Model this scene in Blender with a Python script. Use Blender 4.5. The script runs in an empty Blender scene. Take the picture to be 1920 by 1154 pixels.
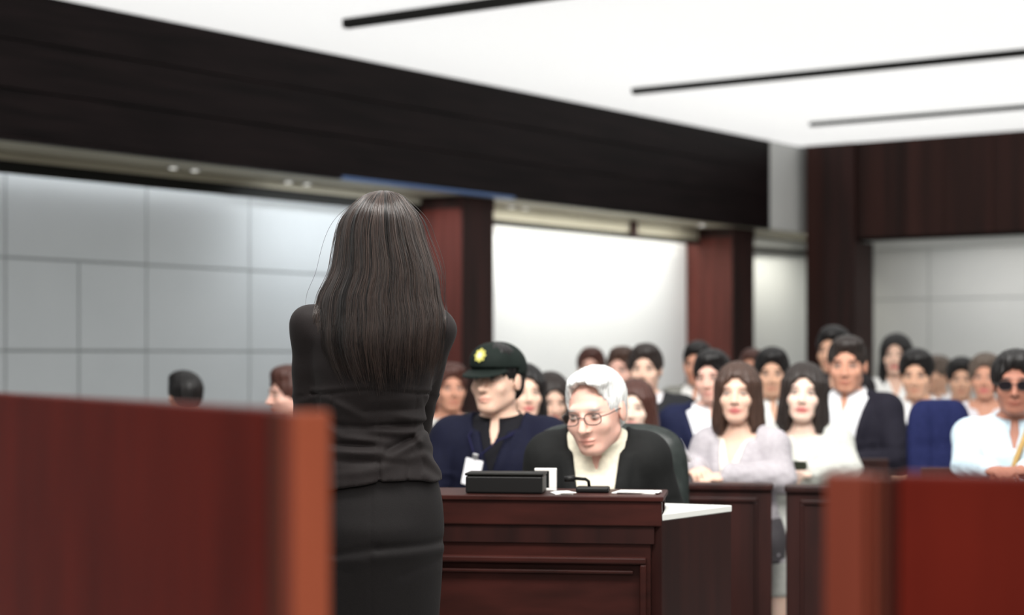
import bpy, bmesh, math, random
import numpy as np
from mathutils import Matrix, Vector

random.seed(4); RNG = np.random.default_rng(4)
SC = bpy.context.scene
COL = SC.collection
# ------------------------------------------------------------------ camera, light, exposure
FPX, HZ, CAMH, YAW = 3469.0, 670.0, 1.25, 0.6278        # focal length and horizon in pixels of a 1920x1154 frame
SN, CS = math.sin(YAW), math.cos(YAW)
Fv = Vector((-SN, CS, 0)); Rv = Vector((CS, SN, 0))

def at(px, t, z=0.0):
    """world point t metres in front of the camera, seen at picture column px, at height z"""
    r = (px - 960.0) / FPX
    return Fv * t + Rv * (r * t) + Vector((0, 0, z))
def zat(py, t):
    return CAMH + (HZ - py) / FPX * t

cd = bpy.data.cameras.new('camera'); cam = bpy.data.objects.new('camera', cd); COL.objects.link(cam)
cam.location = (0, 0, CAMH); cam.rotation_euler = (math.pi / 2, 0, YAW)
cd.sensor_fit = 'HORIZONTAL'; cd.sensor_width = 36.0; cd.lens = 36.0 * FPX / 1920.0
cd.shift_y = (HZ - 577.0) / 1920.0; cd.clip_start = 0.05; cd.clip_end = 200
cd.dof.use_dof = True; cd.dof.focus_distance = 4.35; cd.dof.aperture_fstop = 2.5; cd.dof.aperture_blades = 0
SC.camera = cam
SC.view_settings.view_transform = 'Standard'; SC.view_settings.look = 'None'
SC.view_settings.exposure = 0.0; SC.view_settings.gamma = 1.0; SC.view_settings.use_curve_mapping = False
W = bpy.data.worlds.new('world'); SC.world = W; W.use_nodes = True
W.node_tree.nodes['Background'].inputs[0].default_value = (0.95, 0.97, 1.0, 1)
W.node_tree.nodes['Background'].inputs[1].default_value = 0.07

def area(name, loc, target, sx, sy, power, col=(1, 1, 1), spread=180):
    l = bpy.data.lights.new(name, 'AREA'); l.shape = 'RECTANGLE'; l.size = sx; l.size_y = sy
    l.energy = power; l.color = col; l.spread = math.radians(spread)
    o = bpy.data.objects.new(name, l); COL.objects.link(o); o.location = loc
    o.rotation_euler = (Vector(target) - Vector(loc)).to_track_quat('-Z', 'Y').to_euler()
    return o
area('added_key', at(1250, 3.9, 2.75), at(1380, 7.4, 0.95), 2.6, 0.7, 100, (1, 0.97, 0.93), 140)  # added lamp hanging free, lights faces at the desk and front row
area('added_gallery_fill', at(1500, 6.5, 3.32), at(1560, 10.2, 0.9), 4.2, 1.0, 120, (1, 0.98, 0.95), 140)  # added lamp over the audience, lights the rows further back
area('added_front_fill', at(900, -1.2, 3.0), at(500, 2.2, 1.0), 1.6, 1.0, 30, (1, 0.90, 0.82), 120)  # added fill behind the camera, no fixture there
area('added_wall_fill', (-8.93, 13.95, 2.50), (-9.45, 13.95, 1.25), 3.3, 0.10, 30, (1, 0.99, 0.93), 150)  # added strip without a fixture, evens out the white wall
area('added_wall_fill_near', (-8.93, 10.6, 2.50), (-9.45, 10.6, 1.2), 1.7, 0.10, 15, (0.93, 0.97, 1.0), 150)  # added strip without a fixture, brightens the panels near the woman
area('added_rear_wall_fill', (-5.2, 17.6, 2.36), (-5.2, 18.6, 1.3), 5.5, 0.10, 24, (1, 1, 1), 150)  # added unseen strip, lifts the grey rear wall
area('added_corner_fill', (-9.0, 17.6, 2.46), (-9.45, 17.7, 1.3), 1.2, 0.08, 7, (1, 0.98, 0.85), 150)  # added stand-in for cove lighting in the corner alcove

# ------------------------------------------------------------------ materials
def mat(name, col, rough=0.5, spec=0.3, metal=0.0, sheen=0.0, emit=None, estr=0.0, coat=0.0):
    m = bpy.data.materials.new(name); m.use_nodes = True
    b = m.node_tree.nodes['Principled BSDF']
    b.inputs['Base Color'].default_value = (*col, 1); b.inputs['Roughness'].default_value = rough
    b.inputs['Specular IOR Level'].default_value = spec; b.inputs['Metallic'].default_value = metal
    b.inputs['Sheen Weight'].default_value = sheen; b.inputs['Coat Weight'].default_value = coat
    if emit:
        b.inputs['Emission Color'].default_value = (*emit, 1); b.inputs['Emission Strength'].default_value = estr
    return m
def noise_mat(name, c1, c2, scale=(1, 1, 1), nscale=6.0, rough=0.45, spec=0.25, bump=0.0, detail=4.0, sheen=0.0, lo=0.3, hi=0.7, coat=0.0):
    m = mat(name, c1, rough, spec, sheen=sheen, coat=coat); nt = m.node_tree; N = nt.nodes; L = nt.links
    b = N['Principled BSDF']; tc = N.new('ShaderNodeTexCoord'); mp = N.new('ShaderNodeMapping')
    mp.inputs['Scale'].default_value = scale
    n = N.new('ShaderNodeTexNoise'); n.inputs['Scale'].default_value = nscale; n.inputs['Detail'].default_value = detail
    r = N.new('ShaderNodeValToRGB')
    r.color_ramp.elements[0].position = lo; r.color_ramp.elements[0].color = (*c1, 1)
    r.color_ramp.elements[1].position = hi; r.color_ramp.elements[1].color = (*c2, 1)
    L.new(tc.outputs['Object'], mp.inputs['Vector']); L.new(mp.outputs[0], n.inputs['Vector'])
    L.new(n.outputs['Fac'], r.inputs[0]); L.new(r.outputs[0], b.inputs['Base Color'])
    if bump:
        bp = N.new('ShaderNodeBump'); bp.inputs['Strength'].default_value = bump; bp.inputs['Distance'].default_value = 0.002
        L.new(n.outputs['Fac'], bp.inputs['Height']); L.new(bp.outputs[0], b.inputs['Normal'])
    return m
M = {}
M['fascia'] = noise_mat('dark_stained_wood', (0.0036, 0.0022, 0.0023), (0.0115, 0.0070, 0.0072), (9, 0.5, 9), 3.0, 0.5, 0.08)
M['fascia_v'] = noise_mat('dark_vertical_wood', (0.014, 0.008, 0.007), (0.040, 0.016, 0.013), (3.0, 3.0, 0.15), 2.2, 0.5, 0.12)
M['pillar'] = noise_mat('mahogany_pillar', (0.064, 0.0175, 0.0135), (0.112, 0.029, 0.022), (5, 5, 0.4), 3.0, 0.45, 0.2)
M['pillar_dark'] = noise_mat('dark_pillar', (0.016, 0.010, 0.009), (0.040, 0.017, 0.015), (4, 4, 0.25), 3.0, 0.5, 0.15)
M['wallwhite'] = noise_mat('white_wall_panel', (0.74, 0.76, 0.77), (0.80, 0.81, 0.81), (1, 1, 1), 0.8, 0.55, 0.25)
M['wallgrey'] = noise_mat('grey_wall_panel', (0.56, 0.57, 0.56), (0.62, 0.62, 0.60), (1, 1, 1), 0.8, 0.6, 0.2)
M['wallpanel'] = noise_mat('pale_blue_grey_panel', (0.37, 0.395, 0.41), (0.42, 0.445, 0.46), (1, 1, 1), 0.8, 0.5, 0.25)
M['seam'] = mat('panel_joint', (0.24, 0.26, 0.26), 0.7, 0.1)
M['seam_dark'] = mat('dark_joint', (0.004, 0.003, 0.003), 0.7, 0.05)
M['soffit'] = noise_mat('beige_soffit', (0.40, 0.37, 0.29), (0.46, 0.43, 0.34), (1, 1, 1), 1.5, 0.6, 0.2)
M['black'] = mat('matt_black', (0.006, 0.006, 0.005), 0.5, 0.15)
M['bluetrim'] = mat('blue_steel_trim', (0.09, 0.16, 0.34), 0.35, 0.4, 0.3)
M['ceiling'] = mat('white_ceiling_added_glow', (0.85, 0.85, 0.84), 0.7, 0.1, emit=(1.0, 0.995, 0.985), estr=0.78)  # glow added so the ceiling reads white and fills the room
M['cove'] = mat('cove_lamp', (0.9, 0.9, 0.9), 0.5, 0.1, emit=(1.0, 0.985, 0.93), estr=20)
M['cove_dim'] = mat('cove_lamp_dim', (0.9, 0.9, 0.9), 0.5, 0.1, emit=(0.97, 0.99, 1.0), estr=12)
M['lamp'] = mat('downlight_lamp', (0.9, 0.9, 0.9), 0.5, 0.1, emit=(1.0, 0.98, 0.9), estr=1.1)
M['floor'] = noise_mat('pale_stone_floor', (0.30, 0.30, 0.29), (0.42, 0.42, 0.40), (1, 1, 1), 4, 0.25, 0.4)
M['desk'] = noise_mat('dark_cherry_desk', (0.021, 0.0066, 0.0053), (0.046, 0.0118, 0.0093), (2.2, 2.2, 9), 2.2, 0.42, 0.15)
M['desk_v'] = noise_mat('dark_cherry_side', (0.015, 0.0066, 0.006), (0.030, 0.0098, 0.0084), (7, 7, 0.7), 2.2, 0.42, 0.15)
M['rail'] = noise_mat('gallery_rail_wood', (0.016, 0.007, 0.0063), (0.033, 0.0105, 0.009), (6, 6, 0.7), 2.5, 0.42, 0.15)
M['red'] = noise_mat('red_mahogany', (0.090, 0.0095, 0.006), (0.160, 0.0165, 0.0095), (5, 5, 1.2), 2.0, 0.42, 0.08)
M['red_lit_edge'] = noise_mat('cherry_edge_painted_lit', (0.30, 0.072, 0.034), (0.38, 0.092, 0.045), (9, 9, 0.8), 2.0, 0.4, 0.25)  # end face painted paler, as if its angle caught more light
M['redpost'] = noise_mat('cherry_post', (0.19, 0.040, 0.022), (0.25, 0.052, 0.029), (9, 9, 0.8), 2.0, 0.4, 0.25)
M['redbrown'] = noise_mat('brown_mahogany_moulding', (0.085, 0.022, 0.014), (0.12, 0.030, 0.019), (9, 9, 0.8), 2.0, 0.45, 0.1)
M['reddark'] = mat('mahogany_groove', (0.06, 0.012, 0.009), 0.5, 0.15)
M['laminate'] = mat('pale_worktop', (0.72, 0.73, 0.70), 0.5, 0.3)
M['paper'] = mat('white_paper', (0.80, 0.79, 0.76), 0.8, 0.1)
M['plastic'] = mat('black_plastic', (0.008, 0.008, 0.008), 0.45, 0.25)
M['leather'] = noise_mat('dark_green_leather', (0.010, 0.014, 0.013), (0.020, 0.026, 0.024), (1, 1, 1), 40, 0.42, 0.4, 0.15)
M['navyseat'] = noise_mat('navy_upholstery', (0.010, 0.014, 0.055), (0.016, 0.020, 0.075), (1, 1, 1), 60, 0.8, 0.1)
M['metal'] = mat('brushed_metal', (0.45, 0.45, 0.46), 0.35, 0.5, 0.9)
M['suit'] = noise_mat('black_suit_cloth', (0.0150, 0.0118, 0.0118), (0.0205, 0.0165, 0.0165), (1, 1, 1), 420, 0.65, 0.16, 0.12, sheen=0.03)
M['skirt'] = noise_mat('black_skirt_cloth', (0.0115, 0.0102, 0.0104), (0.0160, 0.0145, 0.0148), (1, 1, 1), 420, 0.65, 0.15, 0.12, sheen=0.02)

def cloth(name, c, rough=0.8):
    key = 'cloth_' + name
    if key not in M:
        M[key] = noise_mat(name, tuple(x * 0.88 for x in c), tuple(min(1, x * 1.08) for x in c), (1, 1, 1), 60, rough, 0.15, 0.1)
    return M[key]
def hairmat(name, c):
    key = 'hair_' + name
    if key not in M:
        M[key] = noise_mat(name, tuple(x * 0.6 for x in c), tuple(x * 1.35 for x in c), (60, 60, 6), 3, 0.42, 0.35, 0.5)
    return M[key]
def skinmat(name, c):
    key = 'skin_' + name
    if key in M: return M[key]
    m = mat(name, c, 0.5, 0.3); nt = m.node_tree; b = nt.nodes['Principled BSDF']
    at_ = nt.nodes.new('ShaderNodeAttribute'); at_.attribute_name = 'tint'
    n = nt.nodes.new('ShaderNodeTexNoise'); n.inputs['Scale'].default_value = 25
    r = nt.nodes.new('ShaderNodeValToRGB')
    r.color_ramp.elements[0].color = (c[0] * 0.93, c[1] * 0.88, c[2] * 0.86, 1); r.color_ramp.elements[1].color = (c[0] * 1.04, c[1] * 1.04, c[2] * 1.04, 1)
    mx = nt.nodes.new('ShaderNodeMix'); mx.data_type = 'RGBA'
    nt.links.new(n.outputs['Fac'], r.inputs[0]); nt.links.new(r.outputs[0], mx.inputs[6])
    nt.links.new(at_.outputs['Color'], mx.inputs[7]); nt.links.new(at_.outputs['Alpha'], mx.inputs[0])
    nt.links.new(mx.outputs[2], b.inputs['Base Color'])
    b.inputs['Subsurface Weight'].default_value = 0.12; b.inputs['Subsurface Radius'].default_value = (0.010, 0.004, 0.002)
    M[key] = m; return m

# ------------------------------------------------------------------ object helpers
def tag(o, label=None, cat=None, group=None, kind=None):
    if label: o['label'] = label
    if cat: o['category'] = cat
    if group: o['group'] = group
    if kind: o['kind'] = kind
    return o
def thing(name, loc=(0, 0, 0), rz=0.0, label=None, cat=None, group=None):
    o = bpy.data.objects.new(name, None); COL.objects.link(o); o.location = loc; o.rotation_euler = (0, 0, rz)
    o.empty_display_size = 0.1
    return tag(o, label, cat, group)
def link_mesh(name, me, mats, parent=None, smooth=False):
    o = bpy.data.objects.new(name, me); COL.objects.link(o)
    for m in (mats if isinstance(mats, (list, tuple)) else [mats]): me.materials.append(m)
    if smooth:
        me.polygons.foreach_set('use_smooth', np.ones(len(me.polygons), bool))
    if parent is not None: o.parent = parent
    return o
def fast_mesh(name, V, Q):
    me = bpy.data.meshes.new(name); n = len(V); f = len(Q)
    me.vertices.add(n); me.vertices.foreach_set('co', np.asarray(V, np.float32).ravel())
    me.loops.add(4 * f); me.loops.foreach_set('vertex_index', np.asarray(Q, np.int32).ravel())
    me.polygons.add(f); me.polygons.foreach_set('loop_start', np.arange(0, 4 * f, 4, dtype=np.int32))
    me.update(calc_edges=True); me.validate()
    return me

class MB:
    """collects shapes for ONE mesh object"""
    def __init__(s): s.bm = bmesh.new()
    def _new(s, geo, mi, mx=None):
        if mx is not None: bmesh.ops.transform(s.bm, matrix=mx, verts=geo)
        fs = set(f for v in geo for f in v.link_faces)
        for f in fs: f.material_index = mi
        return geo
    def box(s, lo, hi, bev=0.0, mi=0, mx=None, seg=2):
        lo = Vector(lo); hi = Vector(hi)
        r = bmesh.ops.create_cube(s.bm, size=1.0); vs = r['verts']
        for v in vs: v.co = Vector(((lo[i] + hi[i]) / 2 + v.co[i] * (hi[i] - lo[i]) for i in range(3)))
        if bev:
            es = list(set(e for v in vs for e in v.link_edges))
            rr = bmesh.ops.bevel(s.bm, geom=es, offset=bev, segments=seg, affect='EDGES', profile=0.5)
            vs = list(set(rr['verts']) | set(v for v in vs if v.is_valid))
        s._new(vs, mi, mx); return s
    def prism(s, pts, z0, z1, bev=0.0, mi=0):
        """vertical prism over a floor polygon (points counter-clockwise)"""
        n = len(pts); b = [s.bm.verts.new((p[0], p[1], z0)) for p in pts]; t = [s.bm.verts.new((p[0], p[1], z1)) for p in pts]
        s.bm.faces.new(b[::-1]); s.bm.faces.new(t)
        for i in range(n): s.bm.faces.new((b[i], b[(i + 1) % n], t[(i + 1) % n], t[i]))
        vs = b + t
        if bev:
            es = list(set(e for v in vs for e in v.link_edges))
            rr = bmesh.ops.bevel(s.bm, geom=es, offset=bev, segments=2, affect='EDGES', profile=0.5)
            vs = list(set(rr['verts']) | set(v for v in vs if v.is_valid))
        s._new(vs, mi); return s
    def cyl(s, p0, p1, r0, r1=None, seg=20, mi=0):
        p0 = Vector(p0); p1 = Vector(p1); r1 = r0 if r1 is None else r1
        d = p1 - p0; rot = d.to_track_quat('Z', 'Y').to_matrix().to_4x4()
        r = bmesh.ops.create_cone(s.bm, cap_ends=True, segments=seg, radius1=r0, radius2=r1, depth=d.length)
        s._new(r['verts'], mi, Matrix.Translation((p0 + p1) / 2) @ rot); return s
    def tube(s, pts, r, seg=8, closed=False, mi=0):
        pts = [Vector(p) for p in pts]; n = len(pts); rings = []
        for i, p in enumerate(pts):
            a = pts[(i - 1) % n] if (closed or i > 0) else p; b = pts[(i + 1) % n] if (closed or i < n - 1) else p
            q = (b - a).to_track_quat('Z', 'Y')
            rings.append([s.bm.verts.new(p + q @ Vector((r * math.cos(2 * math.pi * k / seg), r * math.sin(2 * math.pi * k / seg), 0))) for k in range(seg)])
        m = n if closed else n - 1
        for i in range(m):
            A, B = rings[i], rings[(i + 1) % n]
            off = 0
            if closed and i == n - 1:
                off = min(range(seg), key=lambda o: (A[0].co - B[o].co).length)
            for k in range(seg):
                f = s.bm.faces.new((A[k], A[(k + 1) % seg], B[(k + 1 + off) % seg], B[(k + off) % seg])); f.material_index = mi
        if not closed:
            s.bm.faces.new(rings[0][::-1]).material_index = mi; s.bm.faces.new(rings[-1]).material_index = mi
        return s
    def build(s, name, mats, parent=None, smooth=False):
        bmesh.ops.recalc_face_normals(s.bm, faces=s.bm.faces[:])
        me = bpy.data.meshes.new(name); s.bm.to_mesh(me); s.bm.free()
        return link_mesh(name, me, mats, parent, smooth)
def struct(name, mb, mats, smooth=False):
    o = mb.build(name, mats, None, smooth); o['kind'] = 'structure'; return o

# ------------------------------------------------------------------ signed-distance modelling
def rotx(a): c, s = math.cos(a), math.sin(a); return np.array([[1, 0, 0], [0, c, -s], [0, s, c]])
def roty(a): c, s = math.cos(a), math.sin(a); return np.array([[c, 0, s], [0, 1, 0], [-s, 0, c]])
def rotz(a): c, s = math.cos(a), math.sin(a); return np.array([[c, -s, 0], [s, c, 0], [0, 0, 1]])
I3 = np.eye(3)
class Prim:
    def __init__(s, fn, lo, hi, fr=None, k=None):
        s.fn = fn; s.k = k; s.R, s.o, s.sc = fr if fr else (None, None, 1.0)
        lo = np.array(lo, float); hi = np.array(hi, float)
        if fr:
            c = np.array([[(lo, hi)[i][0], (lo, hi)[j][1], (lo, hi)[k_][2]] for i in (0, 1) for j in (0, 1) for k_ in (0, 1)]) * s.sc
            c = c @ s.R.T + s.o; lo = c.min(0); hi = c.max(0)
        s.lo, s.hi = lo, hi
    def __call__(s, x, y, z):
        if s.R is None: return s.fn(x, y, z)
        x = x - s.o[0]; y = y - s.o[1]; z = z - s.o[2]; R = s.R; q = 1.0 / s.sc
        return s.fn((R[0, 0] * x + R[1, 0] * y + R[2, 0] * z) * q, (R[0, 1] * x + R[1, 1] * y + R[2, 1] * z) * q,
                    (R[0, 2] * x + R[1, 2] * y + R[2, 2] * z) * q) * s.sc
def ell(c, r, fr=None, k=None):
    c = np.array(c, float); r = np.array(r, float)
    def fn(x, y, z):
        a, b, d = (x - c[0]) / r[0], (y - c[1]) / r[1], (z - c[2]) / r[2]
        k0 = np.sqrt(a * a + b * b + d * d) + 1e-6
        k1 = np.sqrt((a / r[0]) ** 2 + (b / r[1]) ** 2 + (d / r[2]) ** 2) + 1e-6
        return k0 * (k0 - 1.0) / k1
    return Prim(fn, c - r, c + r, fr, k)
def cap(p0, p1, r0, r1=None, fr=None, k=None, flat=None):
    p0 = np.array(p0, float); p1 = np.array(p1, float); r1 = r0 if r1 is None else r1
    d = p1 - p0; L2 = float(d @ d) + 1e-12; m = max(r0, r1)
    def fn(x, y, z):
        h = np.clip(((x - p0[0]) * d[0] + (y - p0[1]) * d[1] + (z - p0[2]) * d[2]) / L2, 0, 1)
        return np.sqrt((x - p0[0] - h * d[0]) ** 2 + (y - p0[1] - h * d[1]) ** 2 + (z - p0[2] - h * d[2]) ** 2) - (r0 + (r1 - r0) * h)
    return Prim(fn, np.minimum(p0, p1) - m, np.maximum(p0, p1) + m, fr, k)
def loft(prof, fr=None, k=None, pw=2.0):
    """elliptic sections stacked in z: rows of (z, cx, cy, rx, ry)"""
    P = np.array(prof, float); P = P[np.argsort(P[:, 0])]; Z = P[:, 0]
    zs = np.linspace(Z[0], Z[-1], 120)
    def smooth(col):
        v = np.interp(zs, Z, P[:, col]); w = np.hanning(15); w /= w.sum()
        return np.convolve(np.pad(v, 7, mode='edge'), w, 'valid')
    T = [smooth(i) for i in (1, 2, 3, 4)]
    lo = [(P[:, 1] - P[:, 3]).min(), (P[:, 2] - P[:, 4]).min(), Z[0]]; hi = [(P[:, 1] + P[:, 3]).max(), (P[:, 2] + P[:, 4]).max(), Z[-1]]
    def fn(x, y, z):
        cx, cy, rx, ry = [np.interp(z, zs, t) for t in T]
        a = np.abs((x - cx) / rx); b = np.abs((y - cy) / ry)
        q = (a ** pw + b ** pw) ** (1.0 / pw)
        d = (q - 1.0) * np.minimum(rx, ry)
        return np.maximum(d, np.maximum(Z[0] - z, z - Z[-1]))
    return Prim(fn, lo, hi, fr, k)
def fnprim(fn, lo, hi, fr=None): return Prim(fn, lo, hi, fr)
def axis(lo, hi, h, fine=()):
    xs = [lo]; 
    while xs[-1] < hi:
        st = h
        for a, b, hf in fine:
            if a - hf <= xs[-1] < b: st = min(st, hf)
        xs.append(xs[-1] + st)
    return np.array(xs, np.float32)
class Field:
    def __init__(s, xs, ys, zs):
        s.ax = (xs, ys, zs); s.D = np.full((len(xs), len(ys), len(zs)), 0.05, np.float32)
    def blk(s, lo, hi, m):
        sl = []
        for i in range(3):
            a = max(0, int(np.searchsorted(s.ax[i], lo[i] - m)) - 1); b = min(len(s.ax[i]), int(np.searchsorted(s.ax[i], hi[i] + m)) + 1)
            if b - a < 2: return None
            sl.append(slice(a, b))
        return tuple(sl)
    def xyz(s, sl):
        return s.ax[0][sl[0]][:, None, None], s.ax[1][sl[1]][None, :, None], s.ax[2][sl[2]][None, None, :]
    def add(s, p, k=0.012, off=0.0):
        if p.k is not None: k = p.k
        sl = s.blk(p.lo, p.hi, off + k + 0.025)
        if sl is None: return s
        b = p(*s.xyz(sl)) - off; a = s.D[sl]
        if k > 0:
            h = np.clip(0.5 + 0.5 * (b - a) / k, 0, 1); s.D[sl] = b * (1 - h) + a * h - k * h * (1 - h)
        else: s.D[sl] = np.minimum(a, b)
        return s
    def cut(s, p, k=0.006, off=0.0):
        sl = s.blk(p.lo, p.hi, off + k + 0.02)
        if sl is None: return s
        b = -(p(*s.xyz(sl)) - off); a = s.D[sl]
        h = np.clip(0.5 - 0.5 * (b - a) / k, 0, 1) if k > 0 else (b < a)
        s.D[sl] = b * (1 - h) + a * h + k * h * (1 - h)
        return s
    def disp(s, fn, lo, hi):
        sl = s.blk(lo, hi, 0)
        if sl is not None: s.D[sl] = s.D[sl] + fn(*s.xyz(sl))
        return s
    def mesh(s):
        D = s.D; D[0] = D[-1] = 0.05; D[:, 0] = D[:, -1] = 0.05; D[:, :, 0] = D[:, :, -1] = 0.05
        ins = D < 0
        cnt = np.zeros(tuple(n - 1 for n in D.shape), np.int8)
        for i in (0, 1):
            for j in (0, 1):
                for k in (0, 1):
                    cnt += ins[i:D.shape[0] - 1 + i, j:D.shape[1] - 1 + j, k:D.shape[2] - 1 + k]
        act = (cnt > 0) & (cnt < 8); C = np.argwhere(act); n = len(C)
        idx = np.full(act.shape, -1, np.int32); idx[act] = np.arange(n)
        acc = np.zeros((n, 3), np.float32); num = np.zeros(n, np.float32)
        cor = {}
        for i in (0, 1):
            for j in (0, 1):
                for k in (0, 1): cor[(i, j, k)] = D[C[:, 0] + i, C[:, 1] + j, C[:, 2] + k]
        for a in cor:
            for ax in range(3):
                if a[ax] == 0:
                    b = list(a); b[ax] = 1; va, vb = cor[a], cor[tuple(b)]
                    cr = (va < 0) != (vb < 0); t = np.where(cr, va / np.where(cr, va - vb, 1), 0)
                    p = np.tile(np.array(a, np.float32), (n, 1)); p[:, ax] = t
                    acc += p * cr[:, None]; num += cr
        U = acc / num[:, None]; V = np.empty((n, 3), np.float32)
        for ax in range(3):
            A = s.ax[ax]; i = C[:, ax]; V[:, ax] = A[i] + (A[i + 1] - A[i]) * U[:, ax]
        Q = []
        for ax in range(3):
            a = np.moveaxis(ins, ax, 0); cr = a[:-1] != a[1:]; id_ = np.moveaxis(idx, ax, 0)
            P = np.argwhere(cr[:, 1:-1, 1:-1]); 
            if not len(P): continue
            e, u, v = P[:, 0], P[:, 1] + 1, P[:, 2] + 1
            q = np.stack([id_[e, u - 1, v - 1], id_[e, u, v - 1], id_[e, u, v], id_[e, u - 1, v]], 1)
            sgn = np.moveaxis(ins, ax, 0)[e, u, v]
            if ax == 1: sgn = ~sgn
            q[~sgn] = q[~sgn][:, ::-1]; Q.append(q)
        Q = np.concatenate(Q); Q = Q[(Q >= 0).all(1)]
        # one smoothing pass takes the stair steps out
        nb = np.zeros_like(V); c = np.zeros(n, np.float32)
        for a, b in ((0, 1), (1, 2), (2, 3), (3, 0)):
            np.add.at(nb, Q[:, a], V[Q[:, b]]); np.add.at(c, Q[:, a], 1)
            np.add.at(nb, Q[:, b], V[Q[:, a]]); np.add.at(c, Q[:, b], 1)
        V = V * 0.6 + 0.4 * nb / np.maximum(c, 1)[:, None]
        return V, Q
def sdf_obj(name, field, mats, parent):
    V, Q = field.mesh()
    if not len(V): return None
    return link_mesh(name, fast_mesh(name, V, Q), mats, parent, True)
# ------------------------------------------------------------------ the room
XF, YB, ZC, ZS, ZB = -8.72, 17.02, 3.40, 2.53, 2.41       # left fascia, back fascia, ceiling, side soffit, back soffit
XW, YW, Y0 = -9.45, 18.6, -4.0                              # wall planes, near end of the built room
YE = 16.37                                                  # where the dark fascia stops
struct('floor', MB().box((XW - .3, Y0, -.1), (7, YW + .2, 0)), M['floor'])
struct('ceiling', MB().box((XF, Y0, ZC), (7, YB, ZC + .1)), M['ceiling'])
m = MB()                                                    # boards of the left bulkhead with shadow joints
zb = [ZS + .012, 2.82, 3.11, ZC]
m.box((XF - .06, Y0, ZS), (XF - .012, YE, ZC), 0, 1)
for a, b in zip(zb, zb[1:]): m.box((XF - .012, Y0, a + .004), (XF, YE, b - .004), .002)
m.box((XF - .06, YE - .05, ZS), (XF + .004, YE, ZC), .002)
struct('wall_left_bulkhead', m, [M['fascia'], M['seam_dark']])
struct('trim_1', MB().box((XF - .055, 9.95, ZS - .012), (XF + .006, 12.05, ZS + .012), .002), M['bluetrim'])
struct('trim_2', MB().box((XF - .055, Y0, ZS - .012), (XF + .006, 9.95, ZS + .012), .002).box((XF - .055, 12.05, ZS - .012), (XF + .006, YE, ZS + .012), .002), M['fascia'])
struct('wall_left_end_panel', MB().box((XF - .08, YE, ZS), (XF - .02, YB + .2, ZC), .002), M['wallgrey'])
struct('ceiling_left_soffit', MB().box((XW - .2, Y0, ZS), (XF - .055, YW, ZS + .06)), M['soffit'])
XV = -9.30                                                  # valance that hides the cove lamps
m = MB()
m.box((XV - .03, Y0, 2.475), (XV, 11.58, ZS), .002); m.box((XV - .03, 12.0, 2.415), (XV, 16.4, ZS), .002)
struct('trim_3', m, M['soffit'])
m = MB()
m.box((XV - .035, Y0, 2.395), (XV + .004, 11.58, 2.476), .002); m.box((XV - .035, 12.0, 2.366), (XV + .004, 18.5, 2.416), .002)
struct('trim_4', m, M['black'])
# white wall: panels with open joints over a dark backing
def panels(m, ys, zs, x0, x1, gap=.008, axis_='x'):
    for (a, b) in ys:
        for (c, d) in zs:
            if axis_ == 'x': m.box((x0, a + gap, c + gap), (x1, b - gap, d - gap), .002)
            else: m.box((a + gap, x0, c + gap), (b - gap, x1, d - gap), .002)
def ywall(px):                                              # where the left wall plane is crossed at picture column px
    r = (px - 960) / FPX; dx = -SN + r * CS; return XW / dx * (CS + r * SN)
m = MB(); m.box((XW - .12, Y0, 0), (XW - .012, 11.6, ZS), 0, 1)
yj = [Y0, 3.0, 5.2, ywall(10), ywall(148), ywall(275), ywall(468), 11.62]
zj = [0, .72, 1.29, 1.88, ZS]
for a, b in zip(yj, yj[1:]):
    if abs(b - ywall(148)) < 1e-6: continue
    if abs(a - ywall(148)) < 1e-6:
        panels(m, [(yj[3], b)], [(zj[3], zj[4])], XW - .012, XW)
        for c, d in zip(zj[:3], zj[1:4]): panels(m, [(yj[3], a), (a, b)], [(c, d)], XW - .012, XW)
    else: panels(m, [(a, b)], list(zip(zj, zj[1:])), XW - .012, XW, .006)
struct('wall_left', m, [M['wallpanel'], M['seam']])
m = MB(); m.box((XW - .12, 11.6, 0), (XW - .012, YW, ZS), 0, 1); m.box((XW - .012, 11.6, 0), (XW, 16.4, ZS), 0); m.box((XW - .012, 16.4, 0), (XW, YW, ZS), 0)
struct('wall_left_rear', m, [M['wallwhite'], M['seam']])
# cove lamps behind the valance
def cove(y0, y1, label, mt='cove'):
    t = thing('cove_light', (XV - .085, (y0 + y1) / 2, 2.47), 0, label, 'light', 'cove lights above the side wall'); L = (y1 - y0) / 2
    MB().box((-.025, -L, .022), (.025, L, .05), .002).build('housing', M['metal'], t)
    MB().box((-.022, -L + .01, .012), (.022, L - .01, .0215), .002).build('diffuser', M[mt], t)
cove(6.9, 11.50, 'long cove light washing the panelled side wall from the top', 'cove_dim')
cove(12.05, 15.92, 'long cove light washing the plain white wall between the two pillars')
# pillars
def pillar(x0, x1, y0, y1, z1, mats, label, edge=.16):
    t = thing('pillar', ((x0 + x1) / 2, (y0 + y1) / 2, 0), 0, label, 'pillar'); a = (x1 - x0) / 2; b = (y1 - y0) / 2
    MB().box((-a, -b, .0), (a, b, z1), .006).build('shaft', mats[0], t)
    MB().box((-a + .0, -b + .004, .1), (a + .012, b - .004, z1 - .09), .004).build('facing', mats[1], t)
    MB().box((-a - .004, -b - .012, z1 - .10), (a + .014, b + .006, z1 - .001), .004).build('capital', mats[1], t)
    MB().box((-a - .004, -b - .014, .0), (a + .016, b + .008, .12), .004).build('plinth', mats[1], t)
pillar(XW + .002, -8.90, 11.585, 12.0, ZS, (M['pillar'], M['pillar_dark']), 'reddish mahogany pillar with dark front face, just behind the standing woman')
pillar(XW + .002, -8.93, 15.98, 16.42, ZS, (M['pillar'], M['pillar_dark']), 'reddish wood pillar at the far end of the brightly lit white wall')
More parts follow.
